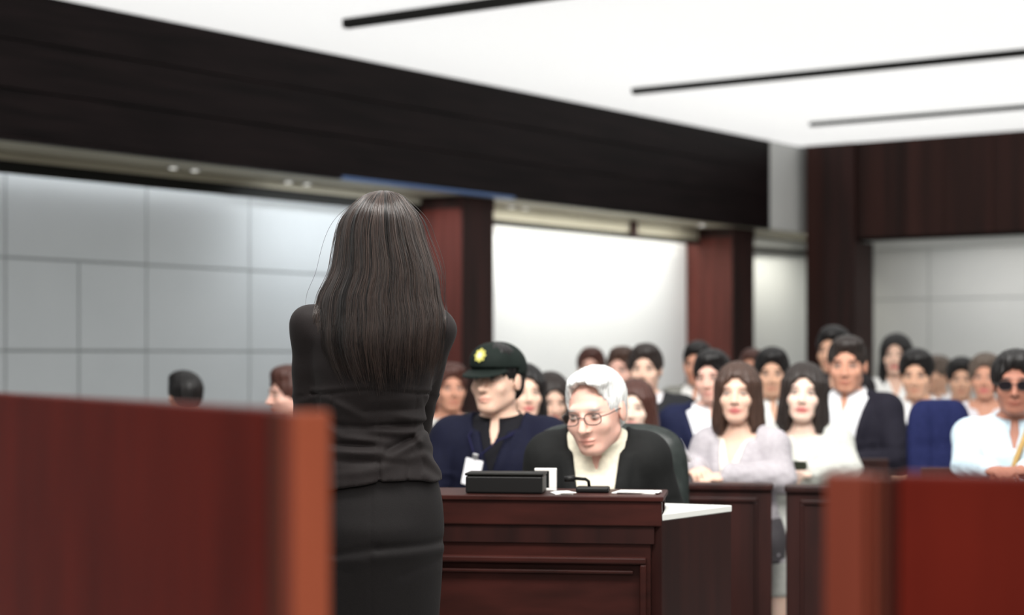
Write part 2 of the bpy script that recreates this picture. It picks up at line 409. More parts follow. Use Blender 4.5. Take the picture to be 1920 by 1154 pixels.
t = thing('pillar', (-8.36, 17.2, 0), 0, 'dark wood corner pillar rising to the ceiling beside the grey rear wall', 'pillar')
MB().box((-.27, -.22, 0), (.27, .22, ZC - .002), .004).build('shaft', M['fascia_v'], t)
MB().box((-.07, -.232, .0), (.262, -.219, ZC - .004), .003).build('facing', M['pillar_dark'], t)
# rear bulkhead and wall
m = MB(); m.box((-8.09, YB + .012, ZB), (7, YB + .08, ZC), 0, 1)
x = -8.085
for i, w in enumerate([.50, .42, .5, .36, .44, .52, .38, .46, .5, .4, .45, .5, .4, .5, .5, .5, .5, .5, .5, .5, .5, .5, .5, .5, .5, .5, .5, .5, .5, .5]):
    if x + w > 7: break
    m.box((x + .003, YB, ZB + .02), (x + w - .003, YB + .012, ZC), .002); x += w
m.box((-8.09, YB - .008, ZB), (7, YB + .08, ZB + .035), .002, 1)
struct('wall_back_bulkhead', m, [M['fascia_v'], M['seam_dark']])
struct('ceiling_back_soffit', MB().box((-8.63, YB + .08, ZB), (7, YW + .1, ZB + .06)), M['wallgrey'])
m = MB(); m.box((XW - .1, YW + .012, 0), (7, YW + .12, ZB + .1), 0, 1)
xs = [XW] + [-8.0 + 1.25 * i for i in range(13)]
panels(m, list(zip(xs, xs[1:])), [(0, .9), (.9, 1.87), (1.87, ZB)], YW, YW + .012, .005, 'y')
struct('wall_back', m, [M['wallgrey'], M['seam']])
# black tracks on the ceiling
for k, (x0, y, h, lab) in enumerate(((-8.02, 8.28, .058, 'thick black ceiling track nearest above the standing woman'), (-8.02, 12.05, .048, 'long black ceiling track in the middle of the white ceiling'), (-7.85, 15.3, .036, 'thin dark ceiling track closest to the rear wall'))):
    q = at((648, 1188, 1520)[k], 1); rr = (ZC - .03 - CAMH) / ((HZ - (45, 173, 236)[k]) / FPX); e = at((648, 1188, 1520)[k], rr)
    t = thing('ceiling_track', (e.x, e.y, ZC), 0, lab, 'ceiling track', 'black ceiling tracks')
    Ln = 6.8 - e.x
    MB().box((0.012, -.035, -h), (Ln, .035, -.0005), .006).build('rail', M['black'], t)
    MB().box((0, -.038, -h - .002), (.014, .038, -.0005), .006).build('end_cap', M['plastic'], t)
# downlights in the side soffit
for px, py, lab, two in ((345, 315, 'pair of small downlights in the dark part of the soffit above the panelled wall', True), (558, 347, 'pair of small downlights in the soffit just before the woman', True), (972, 391, 'small downlight pair in the soffit above the bright white wall', True), (1316, 421, 'single tiny bright downlight at the far end of the soffit', False)):
    rr = (ZS - CAMH) / ((HZ - py) / FPX); e = at(px, rr)
    e.x = min(max(e.x, XV + .09), XF - .17)
    e.y = e.x / (-SN + (px - 960) / FPX * CS) * (CS + (px - 960) / FPX * SN)
    t = thing('downlight', (e.x, e.y, ZS), 0, lab, 'light', 'downlights in the side soffit')
    for s in ((-1, 1) if two else (0,)):
        MB().cyl((0, s * .10, -.010), (0, s * .10, .0), .040, .044, 24).build('trim_ring', M['metal'], t, True)
        MB().cyl((0, s * .10, -.0145), (0, s * .10, -.0105), .022, .026, 24).build('lens', M['lamp'], t, True)
t = thing('ceiling_bracket', (XV + .03, ywall(1183) * XV / XW, 2.40), 0, 'small dark bracket at the soffit edge above the bright white wall', 'bracket')
MB().box((-.02, -.03, 0), (.03, .03, .128), .004).box((-.024, -.045, -.012), (.036, .045, .012), .004).build('clip', M['pillar_dark'], t)

# ------------------------------------------------------------------ furniture
def rot_to(a, b): return math.atan2((b - a).y, (b - a).x)
def partition(name, a, b, ztop, ends, label, post_at):
    """low panelled partition from floor point a to b; post_at: 0 or 1, the end that carries the light post"""
    d = b - a; L = d.length; t = thing(name, (a.x, a.y, 0), rot_to(a, b), label, 'partition', 'red wooden partitions in front')
    E = (lambda x: L - x) if post_at else (lambda x: x)
    def bx(x0, x1, y0, y1, z0, z1, bev, nm, mt): 
        q = sorted((E(x0), E(x1))); return MB().box((q[0], y0, z0), (q[1], y1, z1), bev).build(nm, mt, t)
    bx(.066, L, .0, .028, 0.06, ztop, .004, 'panel', M['red'])
    for k, (x, w, y) in enumerate(((.0085, .022, -.001), (.031, .020, -.003), (.0515, .013, -.001)) if post_at else ((.0390, .0085, -.003), (.0480, .0100, -.006), (.0585, .0070, -.002))): bx(x, x + w, y, .03, 0.06, ztop - .002, .002, 'moulding', (M['redpost'], M['redbrown'], M['reddark'])[k])
    bx(0, .008 if post_at else .0375, -.001 if post_at else -.010, .034, 0, ztop - .001, .003, 'post', M['red_lit_edge'] if post_at else M['redpost'])
    bx(.0, L, -.004, .036, 0.0, .06, .003, 'plinth', M['reddark'])
    return t
partition('partition', at(-160, 2.76), at(556, 1.635), 1.203, 0, 'red mahogany partition with end post toned as if lit beside the standing woman', 1)
partition('partition', at(1548, 1.72), at(2120, 1.64), 1.143, 0, 'darker red wooden partition in front of the gallery rail', 0)

# desk: trapezoid plan, raised ledge, lower pale worktop, mouldings
A0, A1 = at(700, 5.0), at(1241, 4.9); A2 = at(1371, 5.2)
nd = (A1 - A0).normalized(); inn = Vector((-nd.y, nd.x, 0))
t = thing('desk', (A0.x, A0.y, 0), rot_to(A0, A1), 'dark cherry courtroom desk with raised front ledge and pale worktop', 'desk')
Rz = Matrix.Rotation(-rot_to(A0, A1), 3, 'Z'); LC = lambda p: Rz @ (p - A0)
Ld = (A1 - A0).length; e2 = LC(A2); nb = LC(at(1241, 5.28)); bk = LC(at(1371, 5.21))
m = MB(); m.box((0, .012, .06), (Ld - .03, .045, .865), .003); m.build('front_panel', M['desk'], t)
MB().box((0, .0, .800), (Ld, .034, .866), .004).build('fascia_board', M['desk'], t)
MB().box((0, .006, .752), (Ld - .02, .030, .7995), .002).build('recess_band', M['desk_v'], t)
m = MB(); Lr = LC(at(1212, 4.9)).x
m.box((.0, -.012, .700), (Lr, .014, .718), .005); m.box((.03, -.002, .672), (Lr - .035, .014, .683), .004)
m.box((Lr - .018, -.010, .08), (Lr, .0135, .700), .005); m.build('moulding', M['desk'], t)
MB().box((0, -.006, .866), (Ld + .004, .27, .880), .003).build('ledge', M['desk'], t)
MB().box((0, .25, .80), (Ld - .004, .268, .8655), .002).build('riser', M['desk_v'], t)
MB().prism([(Ld, .0), (e2.x, e2.y), (e2.x - .03, e2.y + .01), (Ld - .03, .02)], .0, .815, .002).build('side_panel', M['desk_v'], t)
MB().prism([(Ld + .001, .0), (e2.x + .002, e2.y), (nb.x, nb.y), (Ld - .0, .27)], .8155, .833, .002).build('worktop_wing', M['laminate'], t)
MB().prism([(0, .27), (Ld - .001, .27), (nb.x - .002, nb.y), (0, nb.y)], .8155, .833, .002).build('worktop', M['laminate'], t)
MB().box((0, .3, 0), (.03, nb.y, .815), .002).build('end_panel', M['desk_v'], t)
DZ = .880; dth = rot_to(A0, A1)
def onledge(name, px, off, label, cat):
    p = at(px, 4.93) + inn * off; return thing(name, (p.x, p.y, DZ), dth, label, cat)
t = onledge('document_box', 938, .12, 'low black box lying on the desk ledge in front of the capped officer', 'box')
MB().box((-.105, -.05, .0005), (.105, .05, .048), .005).build('body', M['plastic'], t); MB().box((-.107, -.052, .0485), (.107, .052, .056), .003).build('lid', M['black'], t)
t = onledge('paper_stand', 1018, .195, 'white paper stand next to the black box on the desk', 'paper stand')
m = MB(); m.box((-.030, -.012, .0005), (.016, .012, .006), .001); m.box((-.004, -.010, .006), (.016, .010, .062), .002); m.box((-.045, -.006, .054), (.014, .006, .062), .002); m.build('holder', M['paper'], t)
t = onledge('microphone', 1104, .13, 'small dark desk microphone in front of the white-haired man', 'microphone')
MB().box((-.045, -.03, .0005), (.045, .03, .016), .005).build('base', M['plastic'], t)
MB().tube([(-.01, 0, .014), (-.012, .0, .030), (-.02, -.002, .036), (-.05, -.004, .038)], .0045, 8).build('neck', M['black'], t, True)
MB().cyl((-.05, -.004, .038), (-.078, -.006, .036), .009, .0075, 14).build('head', M['plastic'], t, True)
for px, off, w, l, rz_, lab in ((1048, .07, .05, .07, .3, 'white sheet of paper on the desk between box and microphone'), (1190, .10, .12, .085, -.18, 'pale papers spread on the desk ledge beside the leather chair')):
    t = onledge('paper_sheet', px, off, lab, 'paper')
    mx = Matrix.Rotation(rz_, 4, 'Z'); m = MB(); m.box((-w / 2, -l / 2, .0005), (w / 2, l / 2, .0035), .0005, 0, mx); m.box((-w / 2 + .01, -l / 2 - .004, .004), (w / 2 + .004, l / 2 - .006, .006), .0005, 0, Matrix.Rotation(rz_ + .12, 4, 'Z')); m.build('sheets', M['paper'], t)

def rounded(m, w, h, d, z0, y0, r, mi=0, tilt=0.0, bow=.0):
    """upholstered slab with rounded corners standing in x-z, bowed in plan"""
    bm = m.bm; n = 22; k = 24; V_ = []
    for i in range(n + 1):
        for j in range(k + 1):
            u = -1 + 2 * i / n; v_ = -1 + 2 * j / k; V_.append((u, v_))
    def pt(u, v_, s):
        p = 4.5; q = (abs(u) ** p + abs(v_) ** p) ** (1 / p) if (u or v_) else 0; mx_ = max(abs(u), abs(v_)); f_ = mx_ / q if q else 1
        x = u * f_ * w / 2; z = v_ * f_ * h / 2; e = 1 - max(abs(u), abs(v_)) ** 6
        y = s * d / 2 * (.35 + .65 * e) + bow * u * u
        if s < 0:
            for sx in (-.30, .30): y += .012 * math.exp(-((u - sx) / .05) ** 2) * e
            for sz in (-.28, .36): y += .012 * math.exp(-((v_ - sz) / .045) ** 2) * e
        return Vector((x, y0 + y + tilt * (z + h / 2), z0 + h / 2 + z))
    G = {s: [[bm.verts.new(pt(-1 + 2 * i / n, -1 + 2 * j / k, s)) for j in range(k + 1)] for i in range(n + 1)] for s in (-1, 1)}
    for s in (-1, 1):
        for i in range(n):
            for j in range(k):
                q = (G[s][i][j], G[s][i + 1][j], G[s][i + 1][j + 1], G[s][i][j + 1]); bm.faces.new(q if s < 0 else q[::-1])
    edge = [(i, 0) for i in range(n)] + [(n, j) for j in range(k)] + [(i, k) for i in range(n, 0, -1)] + [(0, j) for j in range(k, 0, -1)]
    for a, b in zip(edge, edge[1:] + edge[:1]): bm.faces.new((G[-1][a[0]][a[1]], G[1][a[0]][a[1]], G[1][b[0]][b[1]], G[-1][b[0]][b[1]]))
    return m
def office_chair(loc, rz, label, ztop):
    t = thing('office_chair', loc, rz, label, 'chair')
    rounded(MB(), .52, ztop - .50, .11, .50, .25, .1, tilt=.06, bow=-.03).build('backrest', M['leather'], t, True)
    MB().box((-.25, -.26, .31), (.25, .24, .374), .022, seg=4).build('seat', M['leather'], t, True)
    for s in (-1, 1):
        m = MB(); m.tube([(s * .245, .20, .37), (s * .300, .20, .42), (s * .305, .19, .56), (s * .305, .14, .59), (s * .305, -.06, .585)], .018, 10); m.build('armrest', M['plastic'], t, True)
    MB().cyl((0, 0, .10), (0, 0, .38), .028, .028).build('column', M['metal'], t, True)
    for k in range(5):
        a = 2 * math.pi * k / 5; MB().tube([(0, 0, .10), (.28 * math.cos(a), .28 * math.sin(a), .065)], .02, 8).build('leg', M['plastic'], t, True)
        MB().cyl((.28 * math.cos(a), .28 * math.sin(a) - .012, .03), (.28 * math.cos(a), .28 * math.sin(a) + .012, .03), .029).build('caster', M['black'], t, True)
    return t
c = at(1166, 5.72); office_chair((c.x, c.y, 0), YAW + .12, 'dark green leather armchair behind the desk, at the back of the white-haired man', 1.035)
# gallery rail, two sections either side of a narrow gap
def rail(px0, px1, t0, t1, zt, label):
    a, b = at(px0, t0), at(px1, t1); L = (b - a).length
    t = thing('gallery_rail', (a.x, a.y, 0), rot_to(a, b), label, 'gallery rail', 'gallery rail sections')
    MB().box((0, 0, .05), (L, .04, zt - .024), .003).build('panel', M['rail'], t)
    MB().box((-.006, -.022, zt - .024), (L + .006, .07, zt), .006).build('top_rail', M['rail'], t)
    n = max(1, round(L / .62)); w = L / n
    for i in range(n):
        x0, x1 = i * w + .05, (i + 1) * w - .05; m = MB()
        m.box((x0, -.014, zt - .066), (x1, .001, zt - .050), .004); m.box((x0, -.010, .16), (x1, .001, .175), .004)
        m.box((x0, -.010, .176), (x0 + .012, .001, zt - .067), .004); m.box((x1 - .012, -.010, .176), (x1, .001, zt - .067), .004)
        m.build('panel_moulding', M['rail'], t)
    MB().box((0, -.012, 0), (L, .046, .05), .003).build('plinth', M['black'], t)
    return t
rail(1085, 1447, 6.72, 6.62, .797, 'gallery rail section with moulded panels behind the leather chair')
rail(1474, 2150, 6.60, 6.40, .792, 'gallery rail section between the narrow gap and the darker red partition')
# pews
def pew(px0, px1, t_, label, zb=.80, sd=.50, g='audience pews'):
    a, b = at(px0, t_ - .17), at(px1, t_ - .17); L = (b - a).length
    t = thing('pew', (a.x, a.y, 0), rot_to(a, b), label, 'pew', g)
    MB().box((0, 0, .335), (L, sd, .374), .008).build('seat', M['desk_v'], t)
    MB().box((0, sd - .025, .3745), (L, sd + .005, zb), .008).build('backrest', M['desk_v'], t)
    for x in ([.10, L - .14] if L < 2.2 else [.10, L / 2, L - .14]): MB().box((x, .10, 0), (x + .04, sd - .03, .3345), .006).build('leg', M['desk_v'], t)
# ------------------------------------------------------------------ people
def head_prims(fr, fem):
    w = 0.94 if fem else 1.0
    P = [ell((0, .018, .030), (.074 * w, .093, .083), fr, .01), ell((0, -.012, -.012), (.066 * w, .078, .082), fr, .02),
         ell((0, -.045, -.060), (.050 * w, .040, .045), fr, .03), ell((0, -.066, -.093), (.021, .020, .017), fr, .025),
         cap((-.045 * w, .0, -.060), (-.018, -.060, -.092), .017, .015, fr, .02), cap((.045 * w, .0, -.060), (.018, -.060, -.092), .017, .015, fr, .02),
         ell((-.040 * w, -.062, -.026), (.022, .020, .020), fr, .02), ell((.040 * w, -.062, -.026), (.022, .020, .020), fr, .02),
         cap((-.034, -.078, .024), (.034, -.078, .024), .0105, .0105, fr, .014)]
    N = [cap((0, -.088, .008), (0, -.108, -.030), .0075, .0115, fr, .008), ell((-.012, -.095, -.034), (.008, .009, .0065), fr, .006),
         ell((.012, -.095, -.034), (.008, .009, .0065), fr, .006),
         ell((0, -.086, -.0605), (.024, .0115, .0062), fr, .004), ell((0, -.084, -.0715), (.020, .0120, .0072), fr, .004)]
    E = [ell((s * .0315, -.077, .003), (.0150, .0120, .0105), fr, .002) for s in (-1, 1)]
    ears = [ell((s * .077 * w, .010, -.006), (.008, .019, .031), fr, .004) for s in (-1, 1)]
    sockets = [ell((s * .0315, -.098, .003), (.019, .017, .0115), fr) for s in (-1, 1)]
    return P, N, E, ears, sockets

def tint_head(V, o, R, sc, fem, hairc, lipc, brow=1.0):
    """pigment of brows, eyes and lips, as colour + how much of it"""
    L = (V - o) @ R / sc; x, y, z = L[:, 0], L[:, 1], L[:, 2]; ax = np.abs(x)
    C = np.zeros((len(V), 4), np.float32)
    def put(m, col):
        m = np.clip(m, 0, 1); C[:, :3] = C[:, :3] * (1 - m[:, None]) + np.array(col)[None] * m[:, None] if False else np.where((m > C[:, 3])[:, None], np.array(col, np.float32)[None], C[:, :3])
        C[:, 3] = np.maximum(C[:, 3], m)
    front = y < -.055
    put(np.where(front, 1.6 - np.sqrt((x / .024) ** 2 + ((z + .0655) / .0105) ** 2), 0) * (0.95 if fem else 0.6), lipc)
    put(np.where(y < -.05, 1.5 - np.sqrt(((ax - .0315) / .0145) ** 2 + ((z - .002) / .0050) ** 2), 0), (.34, .28, .25))
    put(np.where(y < -.05, 1.6 - np.sqrt(((ax - .0315) / .0066) ** 2 + ((z - .003) / .0075) ** 2), 0), (.02, .018, .012))
    put(np.where(y < -.05, 1.45 - np.sqrt(((ax - .0315) / .0175) ** 2 + ((z - .0095) / .0036) ** 2), 0) * .9, (.04, .025, .02))
    put(np.where(y < -.045, 1.5 - np.sqrt(((ax - .033) / .019) ** 2 + ((z - .0245 + (ax - .033) * .12) / (.0042 if fem else .0056)) ** 2), 0) * .85 * brow, hairc)
    put(np.where((y < -.08), 1.4 - np.sqrt(((ax - .009) / .004) ** 2 + ((z + .0395) / .003) ** 2), 0) * .8, (.10, .03, .02))
    return C

def hand_prims(w, d, n, side, sc=1.0, curl=0.9):
    """palm, four bent fingers and a thumb; d: along the hand, n: out of its back, side: +1 thumb on the +across side"""
    w = np.array(w, float); d = np.array(d, float); d /= np.linalg.norm(d); n = np.array(n, float); n = n - d * (n @ d); n /= np.linalg.norm(n)
    a = np.cross(d, n) * side; P = []
    R = np.stack([a, d, n], 1); fr = (R, w, sc)
    P.append(ell((0, .045, 0), (.040, .050, .0145), fr, .008))
    for i, (off, l) in enumerate(((.030, .072), (.010, .080), (-.010, .074), (-.029, .058))):
        k0 = np.array((off, .080, .004)); c1 = curl * (.45 + .08 * i); c2 = curl * (1.15 + .1 * i)
        k1 = k0 + np.array((off * .12, math.cos(c1), -math.sin(c1))) * l * .5; k2 = k1 + np.array((0, math.cos(c2), -math.sin(c2))) * l * .32
        c3 = c2 + .5 * curl; k3 = k2 + np.array((0, math.cos(c3), -math.sin(c3))) * l * .24
        P += [cap(k0, k1, .0090, .0082, fr, .004), cap(k1, k2, .0082, .0076, fr, .002), cap(k2, k3, .0076, .0066, fr, .002)]
    t0 = np.array((.026, .020, -.004)); t1 = np.array((.050, .050, -.016)); t2 = np.array((.050, .078, -.026))
    P += [cap(t0, t1, .0125, .0098, fr, .006), cap(t1, t2, .0098, .0080, fr, .002)]
    return P

HAIRC = {'black': (.006, .005, .005), 'softblack': (.022, .016, .014), 'brown': (.050, .026, .018), 'redbrown': (.060, .022, .016), 'white': (.62, .63, .62), 'greybrown': (.10, .075, .06)}
SKIN = {'light': (.74, .50, .39), 'pale': (.80, .60, .50), 'tan': (.60, .36, .25), 'ruddy': (.56, .29, .20), 'deep': (.36, .16, .11), 'pinkish': (.72, .44, .36)}

def hair_obj(style, fr, hs, colname, parent, res=.0045, seed=0):
    R, o, _ = fr; r_ = np.random.default_rng(seed)
    low = {'short': -.10, 'crop': -.09, 'white': -.10, 'bob': -.19, 'long': -.36, 'tied': -.12}[style]
    c = np.array([[x, y, z] for x in (-.15, .15) for y in (-.17, .18) for z in (low - .02, .16)]) * hs
    c = c @ R.T + o; lo = c.min(0); hi = c.max(0)
    f = Field(axis(lo[0], hi[0], res), axis(lo[1], hi[1], res), axis(lo[2], hi[2], res))
    face = lambda rx, rz, cz, ry=.10: ell((0, -.125, cz), (rx, ry, rz), fr)
    below = lambda z0, y0: fnprim(lambda x, y, z: np.maximum(z - z0, y - y0 + 0 * z), (-.2, -.2, -.6), (.2, .2, z0), fr)
    if style in ('short', 'crop', 'white', 'tied'):
        v = {'short': .010, 'crop': .004, 'white': .003, 'tied': .008}[style]
        f.add(ell((0, .020, .036), (.079 + v, .099 + v, .086 + v), fr), 0)
        f.add(ell((.010, -.035, .090 + v * .6), (.060, .052, .034 if style != 'white' else .022), fr), .03)
        f.add(ell((0, .062, -.015), (.060 + v, .048 + v, .066), fr), .02)
        rec = .020 if style == 'white' else 0.0
        f.cut(face(.069 + rec * .15, .092 + rec, -.018 + rec * .7, .10 + rec * 1.6), .012)
        f.cut(fnprim(lambda x, y, z: np.maximum(z + .022, y - .012), (-.2, -.2, -.2), (.2, .02, -.0), fr), .010)
        f.cut(fnprim(lambda x, y, z: z + .070 + 0 * x, (-.2, -.2, -.3), (.2, .2, -.06), fr), .012)
        if style == 'tied':
            f.add(ell((0, .125, .035), (.040, .040, .042), fr), .015)
    else:
        L = .155 if style == 'bob' else .33
        f.add(ell((0, .020, .038), (.091, .112, .097), fr), 0)
        prof = [(.05, 0, .022, .089, .110), (0, 0, .024, .096, .108), (-.06, 0, .028, .104, .100), (-.12, 0, .030, .108, .090)]
        prof += [(-L, 0, .032, .100 if style == 'bob' else .110, .075)]
        if style == 'long': prof += [(-.22, 0, .03, .118, .085)]
        f.add(loft(prof, fr), .02)
        f.cut(face(.058, .100, -.026, .125), .014)
        f.cut(fnprim(lambda x, y, z: np.maximum(np.maximum(np.abs(x) - (.050 + .10 * np.clip(-z - .09, 0, .2)), y + .002), z + .070), (-.2, -.3, -.6), (.2, .02, -.06), fr), .014)
        f.cut(ell((0, -.02, -.20), (.055, .09, .13), fr), .01)
    ph = r_.uniform(0, 6, 4)
    def groove(X, Y, Z):
        x = (X - o[0]); y = (Y - o[1]); z = (Z - o[2])
        lx = (R[0, 0] * x + R[1, 0] * y + R[2, 0] * z) / hs; ly = (R[0, 1] * x + R[1, 1] * y + R[2, 1] * z) / hs; lz = (R[0, 2] * x + R[1, 2] * y + R[2, 2] * z) / hs
        t = np.arctan2(lx, -ly + .02); 
        return .0022 * np.sin(t * 23 + ph[0] + lz * 14) + .0014 * np.sin(t * 41 + ph[1] - lz * 30)
    f.disp(groove, lo, hi)
    return sdf_obj('hair', f, hairmat('hair_' + colname, HAIRC[colname]), parent)

def glasses_obj(fr, hs, parent, dark=False):
    R, o, _ = fr
    T = lambda p: Vector(R @ (np.array(p, float) * hs) + o)
    m = MB(); yf = -.102
    for s in (-1, 1):
        m.tube([T((s * .0335 + .0235 * math.copysign(abs(math.cos(a)) ** .75, math.cos(a)), yf + .006 * (math.cos(a) * s > .5), .001 + .0165 * math.copysign(abs(math.sin(a)) ** .75, math.sin(a)))) for a in np.linspace(0, 2 * math.pi, 28, endpoint=False)], .0016 * hs, 6, True)
        m.tube([T((s * .057, yf + .004, .006)), T((s * .071, yf + .03, .006)), T((s * .079, -.01, .006)), T((s * .080, .012, -.004))], .0016 * hs, 6)
    m.tube([T((-.0105, yf, .004)), T((0, yf - .003, .007)), T((.0105, yf, .004))], .0016 * hs, 6)
    g = m.build('glasses', cloth('spectacle_frame', (.05, .045, .045), .3), parent, True)
    if dark:
        m = MB()
        for s in (-1, 1):
            pts = [T((s * .0335 + .0230 * math.copysign(abs(math.cos(a)) ** .75, math.cos(a)), yf + .001, .001 + .0160 * math.copysign(abs(math.sin(a)) ** .75, math.sin(a)))) for a in np.linspace(0, 2 * math.pi, 28, endpoint=False)]
            q = [p + Vector(R @ np.array((0, .002 * hs, 0))) for p in pts]
            A = [m.bm.verts.new(p) for p in pts]; B = [m.bm.verts.new(p) for p in q]
            m.bm.faces.new(A); m.bm.faces.new(B[::-1])
            for i in range(28): m.bm.faces.new((A[i], A[(i + 1) % 28], B[(i + 1) % 28], B[i]))
        m.build('lens', cloth('dark_lens', (.012, .010, .012), .2), g, False)
    return g

def person(px, top, t, label, hs=1.0, by=0.0, hy=None, pitch=0.0, roll=0.0, lean=0.04, side=0.0, fem=False, skin='light', hair='short', hairc='black',
           outer=None, inner=(.75, .76, .78), v=.085, vlow=.16, sw=1.0, arms=None, glasses=False, dark=False, cap_=False, lanyard=False, tie=None,
           legs=(.020, .020, .024), hi=False, group=None, strap=None, armx=.88, tshirt=False, hold=None, lapel=True, seat=.44, dx=0.0, nk=.212, hfw=0.0):
    """a seated figure whose hair top is at picture row `top` in column `px`, t metres away; by / hy turn body and head from facing the camera"""
    hy = by if hy is None else hy
    by, hy, pitch, roll, side = [math.radians(a) for a in (by, hy, pitch, roll, side)]
    ztop = zat(top, t); topadd = .128 * hs + (.004 if cap_ else 0)
    hipz = seat + .09
    kt = ((ztop - topadd - hipz) / math.cos(lean) - nk) / .415
    name = 'person'
    Rs = rotx(lean) @ roty(side); S0 = np.array((0, 0, hipz)); sf = (Rs, S0, 1.0)
    sp = lambda x, y, z: Rs @ np.array((x, y, z)) + S0
    g = .86 if fem else 1.0; shw = .172 * g * sw
    headc = sp(0, -.028 - hfw, .415 * kt + nk)
    Rh = rotz(hy - by) @ rotx(pitch) @ roty(roll); hf = (Rh, headc, hs)
    # where the hips stand so that the head falls on its spot in the picture
    th = YAW + by; hw = rotz(th) @ headc; base = at(px + dx, t); 
    root = thing(name, (base.x - hw[0], base.y - hw[1], 0), th, label, 'person', group)
    def TR(off):
        """torso sections in the spine frame, grown by off"""
        z = lambda q: q * kt
        if fem: pr = [(-.10, 0, .0, .155, .125), (0, 0, .0, .160, .125), (z(.10), 0, 0, .132, .105), (z(.18), 0, -.004, .122, .095), (z(.30), 0, -.014, .140, .112), (z(.38), 0, -.006, .150 * sw, .098), (z(.43), 0, .0, .140 * sw, .080), (z(.47), 0, .0, .080, .060), (z(.50), 0, .0, .050, .050)]
        else: pr = [(-.10, 0, .0, .165, .125), (0, 0, .0, .168, .130), (z(.12), 0, -.006, .160, .122), (z(.25), 0, -.008, .168 * sw, .122), (z(.36), 0, -.004, .182 * sw, .118), (z(.42), 0, .0, .170 * sw, .095), (z(.465), 0, .0, .095, .068), (z(.50), 0, .0, .058, .055)]
        return loft([(a, b, c, d + off, e + off) for a, b, c, d, e in pr], sf, .02)
    neck = lambda off: cap(sp(0, .008, .44 * kt), Rh @ (np.array((0, .015, -.055)) * hs) + headc, (.050 if fem else .060) + off, (.045 if fem else .055) + off, None, .018)
    sh = {s: sp(s * shw, 0, .415 * kt) for s in (-1, 1)}
    A = {}
    default = {s: ((s * (shw + .055) * armx, -.055, hipz + .17 * kt), (s * .085, -.285, hipz + .125)) for s in (-1, 1)}
    for s in (-1, 1):
        e, wv = (arms or default).get(s, default[s]) if arms else default[s]
        A[s] = (np.array(e, float), np.array(wv, float))
    ra = (.044, .037, .027) if fem else (.052, .043, .030)
    def ARM(s, off, cuff=1.0):
        e, wv = A[s]
        return [cap(sp(s * .030, .012, .415 * kt + .052), sh[s] + np.array((-s * .01, 0, .012)), .040 + off * .8, .040 + off, None, .03), ell(sh[s], (ra[0] + .004 + off,) * 3, None, .03), cap(sh[s], e, ra[0] + off, ra[1] + off, None, .02), cap(e, e + (wv - e) * cuff, ra[1] + off, ra[2] + off, None, .012)]
    def LEG(s, off, cuff=1.0):
        h0 = (s * .085, 0, hipz - .01); kn = (s * (.075 if fem else .12), -.43, seat + .055); an = (s * (.075 if fem else .12), -.40, .085)
        b = np.array(kn) + (np.array(an) - np.array(kn)) * cuff
        return [cap(h0, kn, .082 + off, .058 + off, None, .03), cap(kn, b, .056 + off, .038 + off, None, .015)], kn, an
    # ---- body
    fine = .0038 if hi else .0048; cs = .010
    hb = .125 * hs
    fx = [(headc[0] - .09 * hs, headc[0] + .09 * hs, fine)]; fy = [(headc[1] - .13 * hs, headc[1] + .10 * hs, fine)]; fz = [(headc[2] - .13 * hs, headc[2] + .05 * hs, fine)]
    if hi:
        for s in (-1, 1):
            wv = A[s][1]; fx.append((wv[0] - .09, wv[0] + .09, .0055)); fy.append((wv[1] - .16, wv[1] + .03, .0055)); fz.append((wv[2] - .06, wv[2] + .06, .0055))
    ex = max(abs(A[s][i][0]) for s in (-1, 1) for i in (0, 1)) + .10; ex = max(ex, shw + .10)
    ymin = min(-.62, headc[1] - .14 * hs, *(A[s][1][1] - .15 for s in (-1, 1))); ymax = .19
    f = Field(axis(-ex, ex, cs, fx), axis(ymin, ymax, cs, fy), axis(-.01, headc[2] + .13 * hs, cs, fz))
    f.add(TR(0)); 
    for s in (-1, 1):
        L, kn, an = LEG(s, 0)
        for p in L: f.add(p)
        f.add(cap((an[0], an[1] + .02, .045), (an[0], an[1] - .14, .035), .036, .030, None, .02))
        for p in ARM(s, 0): f.add(p)
    f.add(neck(0))
    HP, HN, HE, ears, sock = head_prims(hf, fem)
    for p in HP: f.add(p)
    for p in sock: f.cut(p, .010 * hs)
    for p in HN + HE: f.add(p)
    if not (fem and hair in ('long', 'bob')):
        for p in ears: f.add(p)
    for s in (-1, 1):
        e, wv = A[s]; d = wv - e; d = d / np.linalg.norm(d)
        d = d + np.array((-s * .35, -.15, -.10)); 
        for p in hand_prims(wv, d, (s * .25, -.15, 1), s, .90 if fem else 1.0): f.add(p)
    V, Q = f.mesh()
    sc_ = SKIN[skin]
    body = link_mesh('body', fast_mesh('body', V, Q), skinmat('skin_' + skin, sc_), root, True)
    lip = (.50, .12, .12) if fem else (sc_[0] * .72, sc_[1] * .45, sc_[2] * .45)
    T = tint_head(V, headc, Rh, hs, fem, HAIRC[hairc] if hairc != 'white' else (.35, .33, .31), lip)
    ca = body.data.attributes.new('tint', 'FLOAT_COLOR', 'POINT'); ca.data.foreach_set('color', T.ravel())
    hair_obj(hair, hf, hs, hairc, root, .0045 if hi else .0055, int(px))
    # ---- clothes
    def garment(nm, off, base, cuff, mtl, vcut=None, low=-.06, ncut=.012, lap=False, sleeves=True, ng=0.0):
        fz2 = [(sp(0, 0, .30 * kt)[2], sp(0, 0, .52 * kt)[2], .006)] if hi else []
        f = Field(axis(-ex - .03, ex + .03, .0085), axis(max(ymin, -.50), ymax + .04, .0085, ), axis(hipz - .14, sp(0, 0, .56 * kt)[2] + .02, .0085, fz2))
        f.add(TR(off))
        if ng: f.add(neck(ng))
        for s in (-1, 1):
            if sleeves:
                for p in ARM(s, off + .002, cuff): f.add(p)
        # neckline
        zc = .500 * kt if ng else .475 * kt
